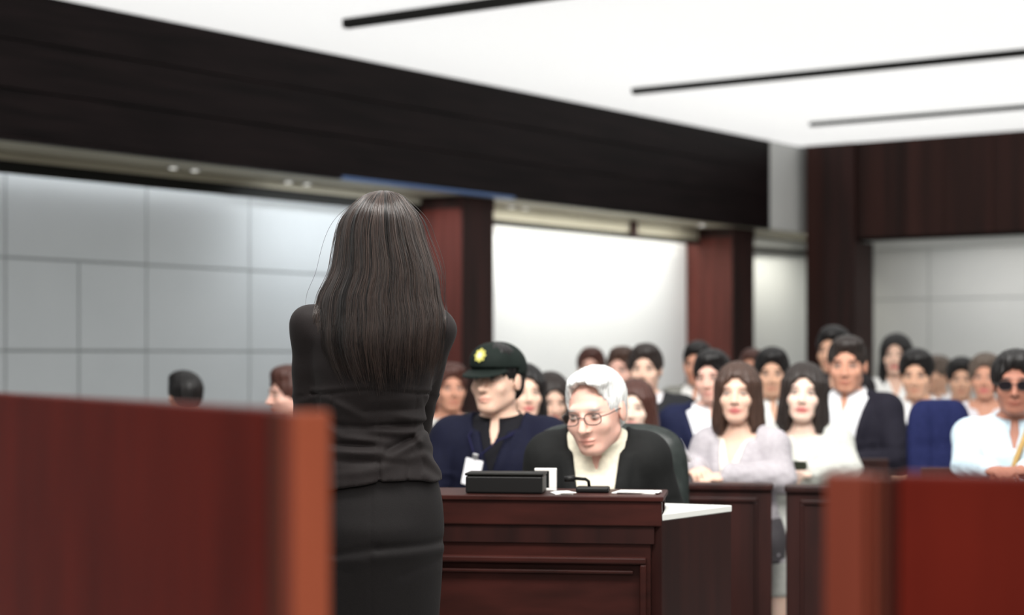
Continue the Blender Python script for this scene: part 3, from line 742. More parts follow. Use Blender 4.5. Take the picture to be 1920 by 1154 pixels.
        f.cut(fnprim(lambda x, y, z: np.maximum(-(z - zc - .25 * y), np.abs(x) - .085), (-.085, -.16, .38 * kt), (.085, .16, .70 * kt), sf), .006)
        if not ng: f.cut(cap(sp(0, -.004, .44 * kt), sp(0, -.03, .56 * kt), (.050 if fem else .060) + ncut, (.052 if fem else .062) + ncut), .006)
        f.cut(fnprim(lambda x, y, z: z - low + 0 * x, (-.4, -.4, -.4), (.4, .4, low), sf), .004)
        if vcut:
            wmax, z0 = vcut; z1 = .47 * kt
            wf = lambda z: np.clip((z - z0) / (z1 - z0), 0, 1.15) * wmax
            if lap and lapel:
                lf = lambda x, y, z: -.0065 * np.clip(1 - np.abs((np.abs(x) - wf(z) - .022) / .024) ** 4, 0, 1) * (y < -.02) * (z > z0 + .02) * (z < .45 * kt)
                f.disp(fnprim(lf, (-.2, -.2, 0), (.2, 0, .5 * kt), sf), f.blk and np.array([-.3, -.5, hipz]), np.array([.3, .1, hipz + .6]))
            f.cut(fnprim(lambda x, y, z: np.maximum(np.abs(x) - wf(z), np.maximum(y + .035, z0 - z)), (-.16, -.26, z0), (.16, 0, .58 * kt), sf), .005)
        # soft folds at elbows and waist
        ph = px * .7
        f.disp(lambda x, y, z: (.0036 if hi else .0022) * np.sin(z * 95 + x * 38 + ph) * np.sin(x * 31 - z * 27 + y * 45 + ph * .3), (-9, -9, hipz - .1), (9, 9, hipz + .30 * kt))
        return sdf_obj(nm, f, mtl, root)
    ic = cloth('shirt_%s' % ('%d_%d_%d' % tuple(int(c * 100) for c in inner)), inner)
    if outer:
        oc = cloth('jacket_%s' % ('%d_%d_%d' % tuple(int(c * 1000) for c in outer)), outer)
        garment('shirt', .008, None, .96, ic, (.020, .40 * kt) if not fem else (.05, .33 * kt), -.02, .004, ng=.007 if not fem else 0.0)
        garment('jacket', .022, None, .93, oc, (v, vlow * kt), -.10, .030, True)
    else:
        garment('shirt', .012, None, .45 if tshirt else .95, ic, (.024 if not fem else .05, .37 * kt), -.07, .006, ng=.008 if not fem else 0.0)
    if not fem or outer is None or True:
        # turned-down collar points
        if not fem:
            m = MB()
            for s in (-1, 1):
                rr = .060 + .013
                pts = []
                for q, a in enumerate(np.linspace(.20, 2.4, 12)):
                    x, y = s * rr * math.sin(a), -rr * math.cos(a)
                    pts.append((x, y))
                top_ = [m.bm.verts.new(sp(x * .98, y * .98 + .006, .505 * kt + .16 * y)) for x, y in pts]
                bot_ = [m.bm.verts.new(sp(x * 1.30, y * 1.28 + .006, .468 * kt + .20 * y - (.020 if q < 2 else 0))) for q, (x, y) in enumerate(pts)]
                inn_ = [m.bm.verts.new(sp(x * 1.20, y * 1.18 + .006, .466 * kt + .20 * y - (.018 if q < 2 else 0))) for q, (x, y) in enumerate(pts)]
                for i in range(11):
                    m.bm.faces.new((top_[i], top_[i + 1], bot_[i + 1], bot_[i])); m.bm.faces.new((bot_[i], bot_[i + 1], inn_[i + 1], inn_[i])); m.bm.faces.new((inn_[i], inn_[i + 1], top_[i + 1], top_[i]))
            m.build('collar', ic, root, True)
    f = Field(axis(-.26, .26, .011), axis(-.53, .19, .011), axis(.05, hipz + .12, .011))
    f.add(loft([(-.10, 0, 0, .180, .138), (.02, 0, 0, .176, .138), (.08, 0, 0, .165, .130)], sf))
    for s in (-1, 1):
        for p in LEG(s, .010, .93)[0]: f.add(p)
    if fem: f.cut(fnprim(lambda x, y, z: z - .26 + 0 * x, (-1, -1, 0), (1, 1, .26)), .004)
    sdf_obj('skirt' if fem else 'trousers', f, cloth('legs_%d_%d_%d' % tuple(int(c * 1000) for c in legs), legs), root)
    for s in (-1, 1):
        _, kn, an = LEG(s, 0)
        f = Field(axis(an[0] - .06, an[0] + .06, .008), axis(an[1] - .21, an[1] + .08, .008), axis(-.01, .12, .008))
        f.add(cap((an[0], an[1] + .02, .050), (an[0], an[1] - .145, .040), .043, .036)); f.cut(fnprim(lambda x, y, z: z - .004 + 0 * x, (-9, -9, -1), (9, 9, .004)), .002)
        f.cut(fnprim(lambda x, y, z: .075 - z + 0 * x, (-9, -9, .07), (9, 9, 1)), .004)
        sdf_obj('shoe', f, cloth('black_shoe', (.012, .011, .011), .4), root)
    if glasses: glasses_obj(hf, hs, root, dark)
    if tie:
        m = MB(); pts = [(.475, .014, -.083), (.455, .018, -.100), (.445, .014, -.118), (.33, .030, -.142), (.18, .036, -.148), (.12, .002, -.146)]
        vs = [[m.bm.verts.new(sp(q * w, y - (.0 if fem else .006) + dy, z * kt)) for q, dy in ((-1, .004), (1, .004), (1, -.006), (-1, -.006))] for z, w, y in pts]
        for a, b in zip(vs, vs[1:]):
            for i in range(4): m.bm.faces.new((a[i], a[(i + 1) % 4], b[(i + 1) % 4], b[i]))
        m.bm.faces.new(vs[0]); m.bm.faces.new(vs[-1][::-1]); m.build('tie', cloth('tie_%d' % int(tie[0] * 1000), tie), root)
    if lanyard:
        yb = -.172; m = MB(); q_ = lambda x_, y_, z_: sp(x_, y_, z_ * kt)
        lp = [sp(s_, y_, z_ * kt + (.03 if .3 < z_ < .41 else 0)) for s_, y_, z_ in ((0, .075, .485), (.06, .05, .490), (.082, -.02, .465), (.068, -.125, .44), (.035, yb + .01, .40), (-.03, yb - .004, .345), (-.045, yb - .004, .345), (-.065, yb + .01, .40), (-.078, -.125, .44), (-.082, -.02, .465), (-.06, .05, .490))]
        m.tube(lp, .0036, 6, True); ly = m.build('lanyard', cloth('lanyard_%d' % int(lanyard[2] * 100), lanyard), root, True)
        m = MB(); c = sp(-.040, yb - .012, .345 * kt + .03); mx = Matrix.Translation(Vector(c)) @ Matrix(Rs.tolist()).to_4x4() @ Matrix.Rotation(.22, 4, 'Y')
        m.box((-.031, -.003, -.100), (.031, .003, -.008), .002, 0, mx); m.box((-.010, -.004, -.010), (.010, .004, .012), .002, 1, mx)
        m.build('badge_card', [cloth('white_card', (.86, .86, .90), .5), M['metal']], ly)
    if strap:
        m = MB(); m.tube([sp(*p) for p in ((-.02, .12, .46 * kt), (.055, .04, .505 * kt), (.045, -.09, .45 * kt), (.010, -.150, .36 * kt), (-.03, -.165, .22 * kt), (-.05, -.168, .08))], .012, 8)
        m.build('shoulder_strap', cloth('tan_strap', strap), root, True)
    if cap_:
        f = Field(axis(headc[0] - .17, headc[0] + .17, .005), axis(headc[1] - .25, headc[1] + .17, .005), axis(headc[2] - .10, headc[2] + .20, .005))
        f.add(ell((0, .014, .040), (.092, .113, .092), hf), 0); f.add(ell((0, -.045, .066), (.072, .062, .060), hf), .02)
        f.cut(fnprim(lambda x, y, z: z - .022 - .22 * np.clip(-y, -.1, .06) * 0 - .02 * (y < 0) + .15 * np.clip(y, 0, .2), (-.2, -.2, -.3), (.2, .2, .03), hf), .003)
        f.cut(ell((0, .014, .030), (.081, .100, .088), hf), .004)
        # curved peak
        def peak(x, y, z):
            zz = .036 - 1.9 * x * x + .30 * (y + .08)
            return np.maximum(np.maximum(np.abs(z - zz) - .0045, np.sqrt((x / .079) ** 2 + ((y + .062) / .108) ** 2) * .08 - .08), y + .055)
        f.add(fnprim(peak, (-.10, -.19, -.02), (.10, -.04, .09), hf), .004)
        cp = sdf_obj('cap', f, cloth('dark_green_cap', (.008, .013, .011), .75), root)
        m = MB(); T_ = lambda p: Rh @ (np.array(p) * hs) + headc
        ctr = (-.004, -.1065, .084); n = 16
        for k in range(2):
            ring = []; yo = -.0 if k == 0 else -.004
            for q in range(n):
                a = 2 * math.pi * q / n; r = (.017 if q % 2 else .022) if k == 0 else (.007 if q % 2 else .012)
                ring.append((ctr[0] + r * math.sin(a), ctr[1] + yo + .42 * (r * math.cos(a)), ctr[2] + r * math.cos(a) * 1.1))
            A_ = [m.bm.verts.new(T_(p)) for p in ring]; B_ = [m.bm.verts.new(T_((p[0], p[1] + .012, p[2]))) for p in ring]
            fa = [m.bm.faces.new(A_), m.bm.faces.new(B_[::-1])]
            for q in range(n): fa.append(m.bm.faces.new((A_[q], A_[(q + 1) % n], B_[(q + 1) % n], B_[q])))
            for q in fa: q.material_index = k
        m.build('cap_emblem', [cloth('gold_emblem', (.50, .47, .12), .4), cloth('pale_gold', (.80, .78, .50), .4)], cp)
    root['kt'] = round(kt, 3)
    return root, dict(sp=sp, head=headc, A=A, kt=kt, th=th)
# ------------------------------------------------------------------ the standing woman (in local x right, y away, z up)
def wx(px): return (px - 700) / 788.4
def wz(py): return CAMH + (HZ - py) / 788.4
def standing_woman():
    b = at(700, 4.4); root = thing('person', (b.x, b.y, 0), YAW, 'standing woman seen from behind, long dark hair, black jacket and skirt', 'person')
    hc = np.array((.018, .030, 1.530)); hs = .96; Rh = rotz(math.pi + .12); hf = (Rh, hc, hs)
    EL = {-1: np.array((-.156, .045, 1.062)), 1: np.array((.092, .150, 1.085))}
    SH = {-1: np.array((-.149, 0, 1.322)), 1: np.array((.146, .0, 1.314))}
    WR = {-1: np.array((-.045, .235, 1.03)), 1: np.array((.01, .265, 1.055))}
    prof = [(.90, -.001, -.004, .182, .132), (.952, -.0025, -.004, .170, .128), (.985, -.003, -.003, .157, .120), (1.022, -.004, .0, .146, .112), (1.055, -.0055, .004, .135, .103),
            (1.088, -.0065, .006, .1265, .098), (1.123, -.0070, .004, .1315, .100), (1.187, -.003, 0, .1405, .106), (1.25, -.001, -.004, .150, .110), (1.305, 0, -.006, .158, .104),
            (1.345, .0, -.002, .155, .088), (1.375, .003, .002, .128, .070), (1.40, .006, .006, .078, .060), (1.43, .01, .01, .056, .052)]
    def torso(off): return loft([(a, b_, c, d + off, e + off) for a, b_, c, d, e in prof], None, .02)
    def arm(s, off, cuff=1.0):
        w = EL[s] + (WR[s] - EL[s]) * cuff
        return [ell(SH[s], (.045 + off,) * 3, None, .03), cap(SH[s], EL[s], .0425 + off, .0365 + off, None, .022), cap(EL[s], w, .0365 + off, .026 + off, None, .01)]
    skp = [(.49, 0, .0, .138, .118), (.56, .0005, 0, .148, .122), (.636, .0015, -.002, .1555, .126), (.72, .001, -.006, .162, .132), (.79, .0, -.012, .1665, .136), (.85, .0, -.012, .1695, .134), (.905, .0, -.006, .1655, .126), (.95, .0, .0, .156, .116), (1.01, 0, 0, .136, .100)]
    # body: one skin from head to feet
    fx = [(hc[0] - .09, hc[0] + .09, .005)]; fy = [(hc[1] - .12, hc[1] + .13, .005), (.22, .37, .006)]; fz = [(hc[2] - .13, hc[2] + .05, .005), (.96, 1.09, .006)]
    f = Field(axis(-.24, .24, .010, fx), axis(-.20, .42, .010, fy), axis(-.01, 1.66, .010, fz))
    f.add(loft([(a, p, q, c - .014, d - .014) for a, p, q, c, d in prof if a > 1.0], None, .01)); f.add(loft([(a, p, q, c - .022, d - .022) for a, p, q, c, d in skp if a > .7], None, .01))
    for s in (-1, 1):
        f.add(cap((s * .080, -.005, .80), (s * .066, .012, .47), .078, .054, None, .03)); f.add(cap((s * .066, .012, .47), (s * .062, -.020, .30), .050, .049, None, .02)); f.add(cap((s * .062, -.02, .32), (s * .060, .0, .115), .047, .030, None, .02))
        f.add(cap((s * .060, .0, .09), (s * .064, .125, .035), .030, .026, None, .02))
        for p in arm(s, -.010): f.add(p)
        d = WR[s] - EL[s]; d = d / np.linalg.norm(d) + np.array((-s * .3, .35, -.05))
        for p in hand_prims(WR[s], d, (0, .2, 1.0) if s > 0 else (0, .3, 1), -s, .88): f.add(p)
    f.add(cap((.008, .012, 1.37), (.016, .028, 1.47), .048, .044, None, .02))
    HP, HN, HE, ears, sock = head_prims(hf, True)
    for p in HP: f.add(p)
    for p in sock: f.cut(p, .010)
    for p in HN + HE + ears: f.add(p)
    V, Q = f.mesh(); bo = link_mesh('body', fast_mesh('body', V, Q), skinmat('skin_light', SKIN['light']), root, True)
    T = tint_head(V, hc, Rh, hs, True, HAIRC['brown'], (.5, .12, .12)); ca = bo.data.attributes.new('tint', 'FLOAT_COLOR', 'POINT'); ca.data.foreach_set('color', T.ravel())
    # jacket
    J = Field(axis(-.25, .25, .0040), axis(-.17, .32, .0045), axis(.915, 1.425, .0040))
    J.add(torso(0))
    for s in (-1, 1):
        for p in arm(s, .003, .93): J.add(p)
    J.cut(cap((.008, .012, 1.36), (.016, .03, 1.46), .056, .058), .006)
    J.cut(fnprim(lambda x, y, z: z - (.951 + .034 * x + .010 * np.sin(x * 16 + .6)) + 0 * y, (-.3, -.3, .8), (.3, .3, .97)), .003)
    J.cut(fnprim(lambda x, y, z: np.maximum(np.abs(x) - np.clip((z - 1.15) * .35, 0, .09), np.maximum(.04 - y, 1.15 - z)), (-.1, .04, 1.14), (.1, .3, 1.45)), .005)
    segs = [  # crease from (px,py) to (px,py): height (+ raised, - sunk), width
        (640, 795, 700, 800, -.0035, .007), (700, 797, 795, 794, -.0048, .006), (706, 806, 796, 812, .0050, .010), (731, 841, 796, 806, -.0046, .007), (740, 852, 800, 820, .0040, .011),
        (628, 830, 704, 833, -.0048, .007), (630, 843, 722, 846, .0042, .010), (640, 860, 760, 864, -.0026, .008), (650, 818, 730, 826, .0036, .010), (700, 872, 800, 850, .0026, .012),
        (600, 775, 650, 800, -.0032, .008), (596, 790, 640, 815, .0036, .010), (690, 770, 790, 765, -.0024, .007), (640, 760, 690, 782, .0024, .010), (716, 862, 719, 905, -.0020, .004),
        (752, 780, 800, 788, .0032, .009), (780, 812, 802, 836, .0044, .009), (610, 745, 660, 765, .0024, .010), (700, 752, 790, 748, .0022, .010), (640, 884, 720, 878, .0018, .010)]
    def creases(x, y, z):
        D = 0 * (x + y + z)
        for x0, y0, x1, y1, h, w in segs:
            a = np.array((wx(x0), wz(y0))); e = np.array((wx(x1), wz(y1))) - a; L2 = e @ e
            q = np.clip(((x - a[0]) * e[0] + (z - a[1]) * e[1]) / L2, 0, 1); dd = np.sqrt((x - a[0] - q * e[0]) ** 2 + (z - a[1] - q * e[1]) ** 2)
            D = D - 2.1 * h * np.exp(-(dd / w) ** 2) * (.35 + .65 * np.sin(np.clip(q * .8 + .1, 0, 1) * math.pi)) * (y < .03)
        # seam across the back, upper part lies over the lower
        zz = z - (1.1685 + .005 * np.cos(x * 22)); D = D + (y < .0) * (np.abs(x) < .150) * (.0042 * np.exp(-(zz / .0036) ** 2) - .0030 * np.exp(-((zz - .008) / .007) ** 2))
        D = D + .0022 * np.exp(-((x - .020) / .003) ** 2) * (y < 0) * (z < 1.165)
        for sx in (-.085, .100): D = D + .0020 * np.exp(-((x - sx - .10 * (z - 1.1) * np.sign(sx)) / .003) ** 2) * (y < 0) * (z < 1.165)
        D = D - .0016 * np.sin(z * 60 + x * 34 + 1.3) * np.sin(x * 42 - z * 31 + .4) * (y < .03)
        # sleeves
        D = D + .0035 * np.exp(-((np.abs(x) - .122 - .25 * (1.27 - z)) / .004) ** 2) * (z > 1.20) * (z < 1.36) * (y < .02) * 0
        D = D - .0030 * np.sin(z * 120 + np.abs(x) * 60 + y * 40) * ((z < 1.16) & (np.abs(x) > .118)) * (.5 + .5 * np.sin(z * 33))
        return D
    J.disp(creases, (-1, -1, .92), (1, 1, 1.42))
    JD = J.D.copy()
    jk = sdf_obj('jacket', J, M['suit'], root)
    # skirt
    S = Field(axis(-.20, .20, .0050), axis(-.18, .16, .0055), axis(.46, 1.0, .0045)); S.add(loft(skp)); S.cut(fnprim(lambda x, y, z: z - .50 + 0 * x, (-1, -1, 0), (1, 1, .5)), .003); S.cut(fnprim(lambda x, y, z: .985 - z + 0 * x, (-1, -1, .985), (1, 1, 2)), .003)
    sgs = [(560, 1022, 640, 1030, -.005, .012), (640, 1030, 720, 1016, -.004, .010), (715, 1018, 832, 1012, -.0065, .009), (715, 1034, 832, 1028, .005, .014), (560, 1045, 690, 1040, .0045, .014), (600, 1052, 665, 1062, -.004, .009), (760, 1068, 826, 1044, -.003, .012), (660, 985, 760, 990, .004, .030)]
    def sk(x, y, z):
        D = 0 * (x + y + z)
        for x0, y0, x1, y1, h, w in sgs:
            a = np.array((wx(x0), wz(y0))); e = np.array((wx(x1), wz(y1))) - a; L2 = e @ e
            q = np.clip(((x - a[0]) * e[0] + (z - a[1]) * e[1]) / L2, 0, 1); dd = np.sqrt((x - a[0] - q * e[0]) ** 2 + (z - a[1] - q * e[1]) ** 2)
            D = D - .75 * h * np.exp(-(dd / w) ** 2) * np.clip(-(y - .02) / .06, 0, 1)
        return D + .0015 * np.exp(-((x - .004) / .0035) ** 2) * (y < 0)
    S.disp(sk, (-1, -1, .47), (1, 1, .99)); sdf_obj('skirt', S, M['skirt'], root)
    for s in (-1, 1):
        F = Field(axis(s * .062 - .06, s * .062 + .06, .006), axis(-.09, .20, .006), axis(-.01, .15, .006))
        F.add(cap((s * .060, -.005, .085), (s * .064, .13, .028), .038, .030, None, .01)); F.add(cap((s * .06, -.028, .085), (s * .06, -.030, .006), .022, .010, None, .01)); F.cut(cap((s * .060, .0, .13), (s * .062, .08, .085), .034, .026), .004); F.cut(fnprim(lambda x, y, z: z - .003 + 0 * x, (-9, -9, -1), (9, 9, .003)), .002)
        sdf_obj('shoe', F, cloth('black_shoe', (.012, .011, .011), .4), root)
    # hair: a shaped mass and the strands that lie over it
    rows = np.array([(1.647, .023, .020, .006, .006), (1.643, .023, .020, .026, .032), (1.634, .0225, .020, .044, .056), (1.613, .0185, .020, .061, .082), (1.586, .017, .020, .0825, .098), (1.560, .0165, .020, .0915, .105),
                     (1.535, .0165, .019, .0955, .108), (1.497, .021, .012, .1045, .106), (1.453, .026, .002, .115, .102), (1.420, .021, -.006, .127, .098), (1.39, .0146, -.012, .137, .098), (1.339, .020, -.020, .148, .105), (1.275, .016, -.024, .146, .108), (1.212, .024, -.022, .128, .110), (1.150, .032, -.020, .10, .110)])
    H = Field(axis(-.18, .22, .0045), axis(-.16, .16, .0045), axis(1.18, 1.66, .0045))
    H.add(loft([tuple(r) for r in rows if r[0] > 1.22] ), 0, -.0035)
    H.cut(ell((.012, .165, 1.50), (.066, .10, .11)), .012)
    H.cut(fnprim(lambda x, y, z: np.maximum(z - 1.40, .015 - y) + 0 * x, (-.3, .0, 1.1), (.3, .3, 1.40)), .02)
    H.cut(fnprim(lambda x, y, z: z - (1.225 + .9 * np.clip(np.abs(x - .03) - .03, 0, 1) + .012 * np.sin(x * 160)) + 0 * y, (-.3, -.3, 1.1), (.3, .3, 1.36)), .01)
    H.disp(lambda x, y, z: .0030 * np.sin(np.arctan2(x - .02, -y + .0) * 21 + z * 9) + .0020 * np.sin(np.arctan2(x - .02, -y) * 47 - z * 16), (-1, -1, 1.18), (1, 1, 1.66))
    hr = sdf_obj('hair', H, hairmat('hair_woman', (.012, .009, .008)), root)
    n = 9000; K = 26; r_ = np.random.default_rng(11)
    clump = r_.uniform(-1.85, 1.85, 170); ci = r_.integers(0, 170, n); phi = clump[ci] + r_.normal(0, .035, n); loose = r_.random(n) < .25; phi[loose] = r_.uniform(-1.9, 1.9, loose.sum())
    big = np.floor((phi + 2 + .12 * np.sin(phi * 9)) / 4 * 46)
    zend = 1.232 + .050 * np.abs(np.sin(phi)) ** 1.6 + r_.normal(0, .020, n) + .030 * np.sin(ci * 1.7) + .02 * np.sin(big * 2.1)
    zend = np.clip(zend, 1.16, 1.45); short = r_.random(n) < .12; zend[short] += r_.uniform(.02, .16, short.sum())
    rz = np.interp(np.linspace(0, 1, 160) , np.linspace(0, 1, len(rows)), np.arange(len(rows))); k_ = np.hanning(23); k_ /= k_.sum()
    rows = np.stack([np.convolve(np.pad(np.interp(rz, np.arange(len(rows)), rows[:, i]), 11, mode='reflect', reflect_type='odd'), k_, 'valid') for i in range(5)], 1); rows[:, 3:] = np.maximum(rows[:, 3:], .004)
    s0 = np.concatenate([[0], np.cumsum(np.sqrt(np.diff(rows[:, 0]) ** 2 + np.diff(rows[:, 3]) ** 2))]); 
    send = np.interp(-zend, -rows[:, 0], s0); sst = r_.uniform(.004, .035, n)
    u = np.linspace(0, 1, K)[None, :]; s_ = sst[:, None] + (send - sst)[:, None] * u
    col = [np.interp(s_, s0, rows[:, i]) for i in range(5)]
    off = (.0005 + .0050 * r_.random(n) ** 1.5)[:, None] * np.clip(u * 6, 0.15, 1) + (.0018 * np.sin(ci * 2.399) + .0042 * np.sin(big * 2.7 + .6 * big ** 2))[:, None] * np.clip(u * 4 - .3, 0, 1)
    cp = r_.uniform(0, 6.28, 170)[ci][:, None]; amp = (.012 + .05 * u ** 2)
    ph = phi[:, None] + amp * np.sin(u * (2.2 + 1.5 * np.sin(ci * 3.1)[:, None]) + cp) * .9 + r_.normal(0, .012, n)[:, None] * u * 3 + .06 * u ** 3 * r_.normal(0, 1, n)[:, None]
    X = col[1] + (col[3] + off) * np.sin(ph); Y = col[2] - (col[4] + off) * np.cos(ph); Z = col[0] + off * np.clip(1 - u * 5, 0, 1)
    fly = r_.random(n) < .018
    X[fly] += (r_.normal(0, .016, fly.sum())[:, None] * np.sin(u * 3.1)) ; Y[fly] -= np.abs(r_.normal(0, .010, fly.sum()))[:, None] * np.sin(u * 3.1)
    ax = J.ax; ix = [np.clip(np.searchsorted(ax[i], P) - 1, 0, len(ax[i]) - 2) for i, P in enumerate((X, Y, Z))]
    inside = (X > ax[0][0]) & (X < ax[0][-1]) & (Y > ax[1][0]) & (Y < ax[1][-1]) & (Z < ax[2][-1]) & (Z > ax[2][0])
    dj = np.where(inside, JD[ix[0], ix[1], ix[2]], .05); push = np.clip(.004 - dj, 0, .05); Y -= push * (Y < .03); Z += push * .4
    hc_ = bpy.data.hair_curves.new('hair_strands'); hc_.add_curves([K] * n)
    hc_.attributes['position'].data.foreach_set('vector', np.stack([X, Y, Z], -1).astype(np.float32).ravel())
    rad = (.00055 * (1 - .72 * u ** 3)) * r_.uniform(.7, 1.25, n)[:, None]
    ra = hc_.attributes.get('radius') or hc_.attributes.new('radius', 'FLOAT', 'POINT'); ra.data.foreach_set('value', rad.astype(np.float32).ravel())
    tone = np.clip(r_.random(170)[ci] * .35 + r_.random(64)[np.clip(big, 0, 63).astype(int)] * .45 + r_.random(n) * .25 + (r_.random(n) < .05) * .5, 0, 1.3)
    ta = hc_.attributes.new('tone', 'FLOAT', 'CURVE'); ta.data.foreach_set('value', tone.astype(np.float32))
    hm = mat('dark_hair_strands', (.012, .009, .008),   .30, .6); nt = hm.node_tree; at_ = nt.nodes.new('ShaderNodeAttribute'); at_.attribute_name = 'tone'
    rp = nt.nodes.new('ShaderNodeValToRGB'); rp.color_ramp.elements[0].position = .35; rp.color_ramp.elements[0].color = (.0036, .0028, .0027, 1); rp.color_ramp.elements[1].position = 1.0; rp.color_ramp.elements[1].color = (.066, .041, .032, 1)
    nt.links.new(at_.outputs['Fac'], rp.inputs[0]); nt.links.new(rp.outputs[0], nt.nodes['Principled BSDF'].inputs['Base Color'])
    hc_.materials.append(hm); ho = bpy.data.objects.new('hair_strands', hc_); COL.objects.link(ho); ho.parent = hr
    return root
standing_woman()
# ------------------------------------------------------------------ seats and people
pew(1095, 1436, 7.40, 'front left audience pew under the woman in the grey jacket')
pew(1462, 1700, 8.00, 'front audience pew under the woman in the white suit', sd=.39)
pew(1790, 2150, 7.10, 'front pew under the man in the pale blue shirt at the edge', sd=.58)
pew(880, 1240, 8.20, 'second left audience pew under the woman with long reddish brown hair')
pew(1268, 1436, 8.62, 'short audience pew under the navy suited man', sd=.43)
pew(1550, 1712, 8.72, 'second audience pew under the man in the open dark blazer')
pew(740, 1380, 9.35, 'third left audience pew behind the leather chair and white-haired man')
pew(1386, 1520, 9.50, 'short third audience pew under the young man in white shirt')
pew(1640, 1768, 9.45, 'short audience pew under the man with the lanyard')
pew(1776, 2100, 9.90, 'third audience pew under the person with the flushed face')
pew(1090, 1430, 10.35, 'fourth left audience pew in front of the far pillar')
pew(1480, 1660, 10.45, 'fourth audience pew before the dark corner pillar')
pew(1766, 2100, 10.85, 'fourth audience pew in front of the grey rear wall')
pew(1020, 1480, 11.3, 'rearmost left audience pew facing the desk')
pew(1600, 1738, 11.60, 'rear audience pew under the woman with very long black hair')
pew(1690, 2100, 12.30, 'rearmost audience pew along the grey rear wall')
pew(230, 640, 8.55, 'side pew behind the red partition by the panelled wall')
c = at(926, 6.5); t = thing('bench', (c.x, c.y, 0), YAW, 'low wooden bench under the capped officer', 'bench')
MB().box((-.22, -.24, .335), (.22, .22, .374), .008).build('seat', M['desk_v'], t)
for s in (-1, 1): MB().box((s * .18 - .025, -.18, 0), (s * .18 + .025, .18, .3345), .005).build('leg', M['desk_v'], t)
def seat_navy():
    c = at(1797, 8.1); t = thing('chair', (c.x, c.y, 0), YAW + .15, 'navy blue upholstered seat back beside the man in the pale blue shirt', 'chair')
    rounded(MB(), .30, .62, .08, .44, .2, .06, tilt=.05).build('backrest', M['navyseat'], t, True)
    MB().box((-.17, -.22, .38), (.17, .20, .435), .02, seg=3).build('seat', M['navyseat'], t, True)
    for x in (-.14, .14):
        for y in (-.19, .17): MB().cyl((x, y, 0), (x, y, .38), .014, .016, 12).build('leg', M['metal'], t, True)
seat_navy()
NAVY = (.010, .013, .040); DARK = (.012, .012, .013); CHAR = (.022, .023, .026)
# the two men at the desk
person(928, 640, 6.45, 'officer in dark green cap with gold emblem, navy jacket and white badge', hs=1.02, by=-14, hy=-30, pitch=0, cap_=True, lanyard=(.010, .010, .040), outer=(.006, .007, .020), inner=(.008, .008, .011), v=.055, vlow=.30, skin='light', hair='crop', sw=1.0, hi=True, lean=.05, dx=4,
       arms={-1: ((-.27, -.10, .72), (-.12, -.30, .66)), 1: ((.27, -.10, .72), (.12, -.30, .66))})
person(1117, 676, 5.48, 'white-haired man in glasses leaning over the desk, dark jacket, cream shirt', hs=1.06, by=-6, hy=-26, pitch=13, roll=-4, lean=.20, side=-.02, glasses=True, outer=(.010, .0105, .0105), inner=(.78, .74, .60), v=.072, vlow=-.04, skin='pinkish', hair='white', hairc='white', hi=True, sw=.82, dx=0, nk=.165, hfw=.045,
       arms={-1: ((-.20, -.05, .76), (-.10, -.24, .68)), 1: ((.20, -.04, .76), (.10, -.24, .68))})
# first row
GREY = person(1383, 680, 7.40, 'woman in light grey jacket over cream top, holding a phone in the front row', hs=1.0, by=-30, hy=-14, pitch=-2, fem=True, hair='bob', hairc='brown', outer=(.40, .375, .40), inner=(.80, .76, .66), skin='light', v=.060, vlow=.10, hi=True, sw=.92, legs=(.06, .055, .06), lean=.02,
       arms={-1: ((-.19, -.05, .78), (-.09, -.26, .805)), 1: ((.19, -.05, .77), (.05, -.27, .785))})
WHITE = person(1507, 681, 8.00, 'woman in white suit with dark shoulder-length hair beside the rail gap', hs=1.07, by=-14, hy=-12, pitch=-4, roll=3, fem=True, hair='bob', hairc='softblack', outer=(.52, .53, .495), inner=(.78, .76, .72), skin='pale', v=.050, vlow=.28, hi=True, sw=.95, legs=(.52, .53, .50), lean=.0,
       arms={-1: ((-.19, -.06, .77), (-.08, -.26, .775)), 1: ((.19, -.06, .77), (.05, -.27, .765))})
person(1903, 655, 7.10, 'man in dark glasses and pale blue shirt with tan strap, arms on the rail', hs=1.02, by=-18, hy=-16, pitch=3, glasses=True, dark=True, inner=(.52, .64, .72), tshirt=False, strap=(.42, .27, .10), skin='deep', hair='short', hairc='black', hi=True, lean=.14,
       arms={-1: ((-.175, -.20, .83), (-.07, -.46, .835)), 1: ((.24, -.16, .82), (.05, -.46, .835))})
# second row
person(1588, 628, 8.72, 'tanned man in open dark blazer and white shirt, tallest in the second row', hs=1.12, by=-30, hy=-16, pitch=4, outer=(.013, .012, .020), inner=(.80, .81, .84), v=.105, vlow=.02, skin='ruddy', hair='crop', hairc='softblack', hi=True, sw=1.05, lean=.05,
       arms={-1: ((-.25, -.10, .76), (-.06, -.34, .755)), 1: ((.26, -.08, .76), (.10, -.33, .765))})
person(1335, 656, 8.62, 'man in navy suit and white shirt sitting behind the woman in grey', hs=1.0, by=0, hy=-22, pitch=6, outer=NAVY, inner=(.82, .83, .86), v=.120, vlow=.02, skin='pinkish', hair='short', hairc='black', hi=False, sw=1.0, roll=-3, armx=.72)
person(1190, 712, 8.20, 'woman with long reddish brown hair between the white-haired man and leather chair', hs=.98, by=-18, hy=-14, pitch=3, fem=True, hair='long', hairc='redbrown', inner=(.30, .28, .27), outer=(.03, .026, .026), skin='pale', sw=.9, armx=.72)
person(985, 683, 8.20, 'person with black hair hidden behind the capped officer', hs=1.0, by=-20, hy=10, fem=True, hair='long', hairc='black', outer=DARK, inner=(.03, .03, .035), skin='light', sw=.9, armx=.72)
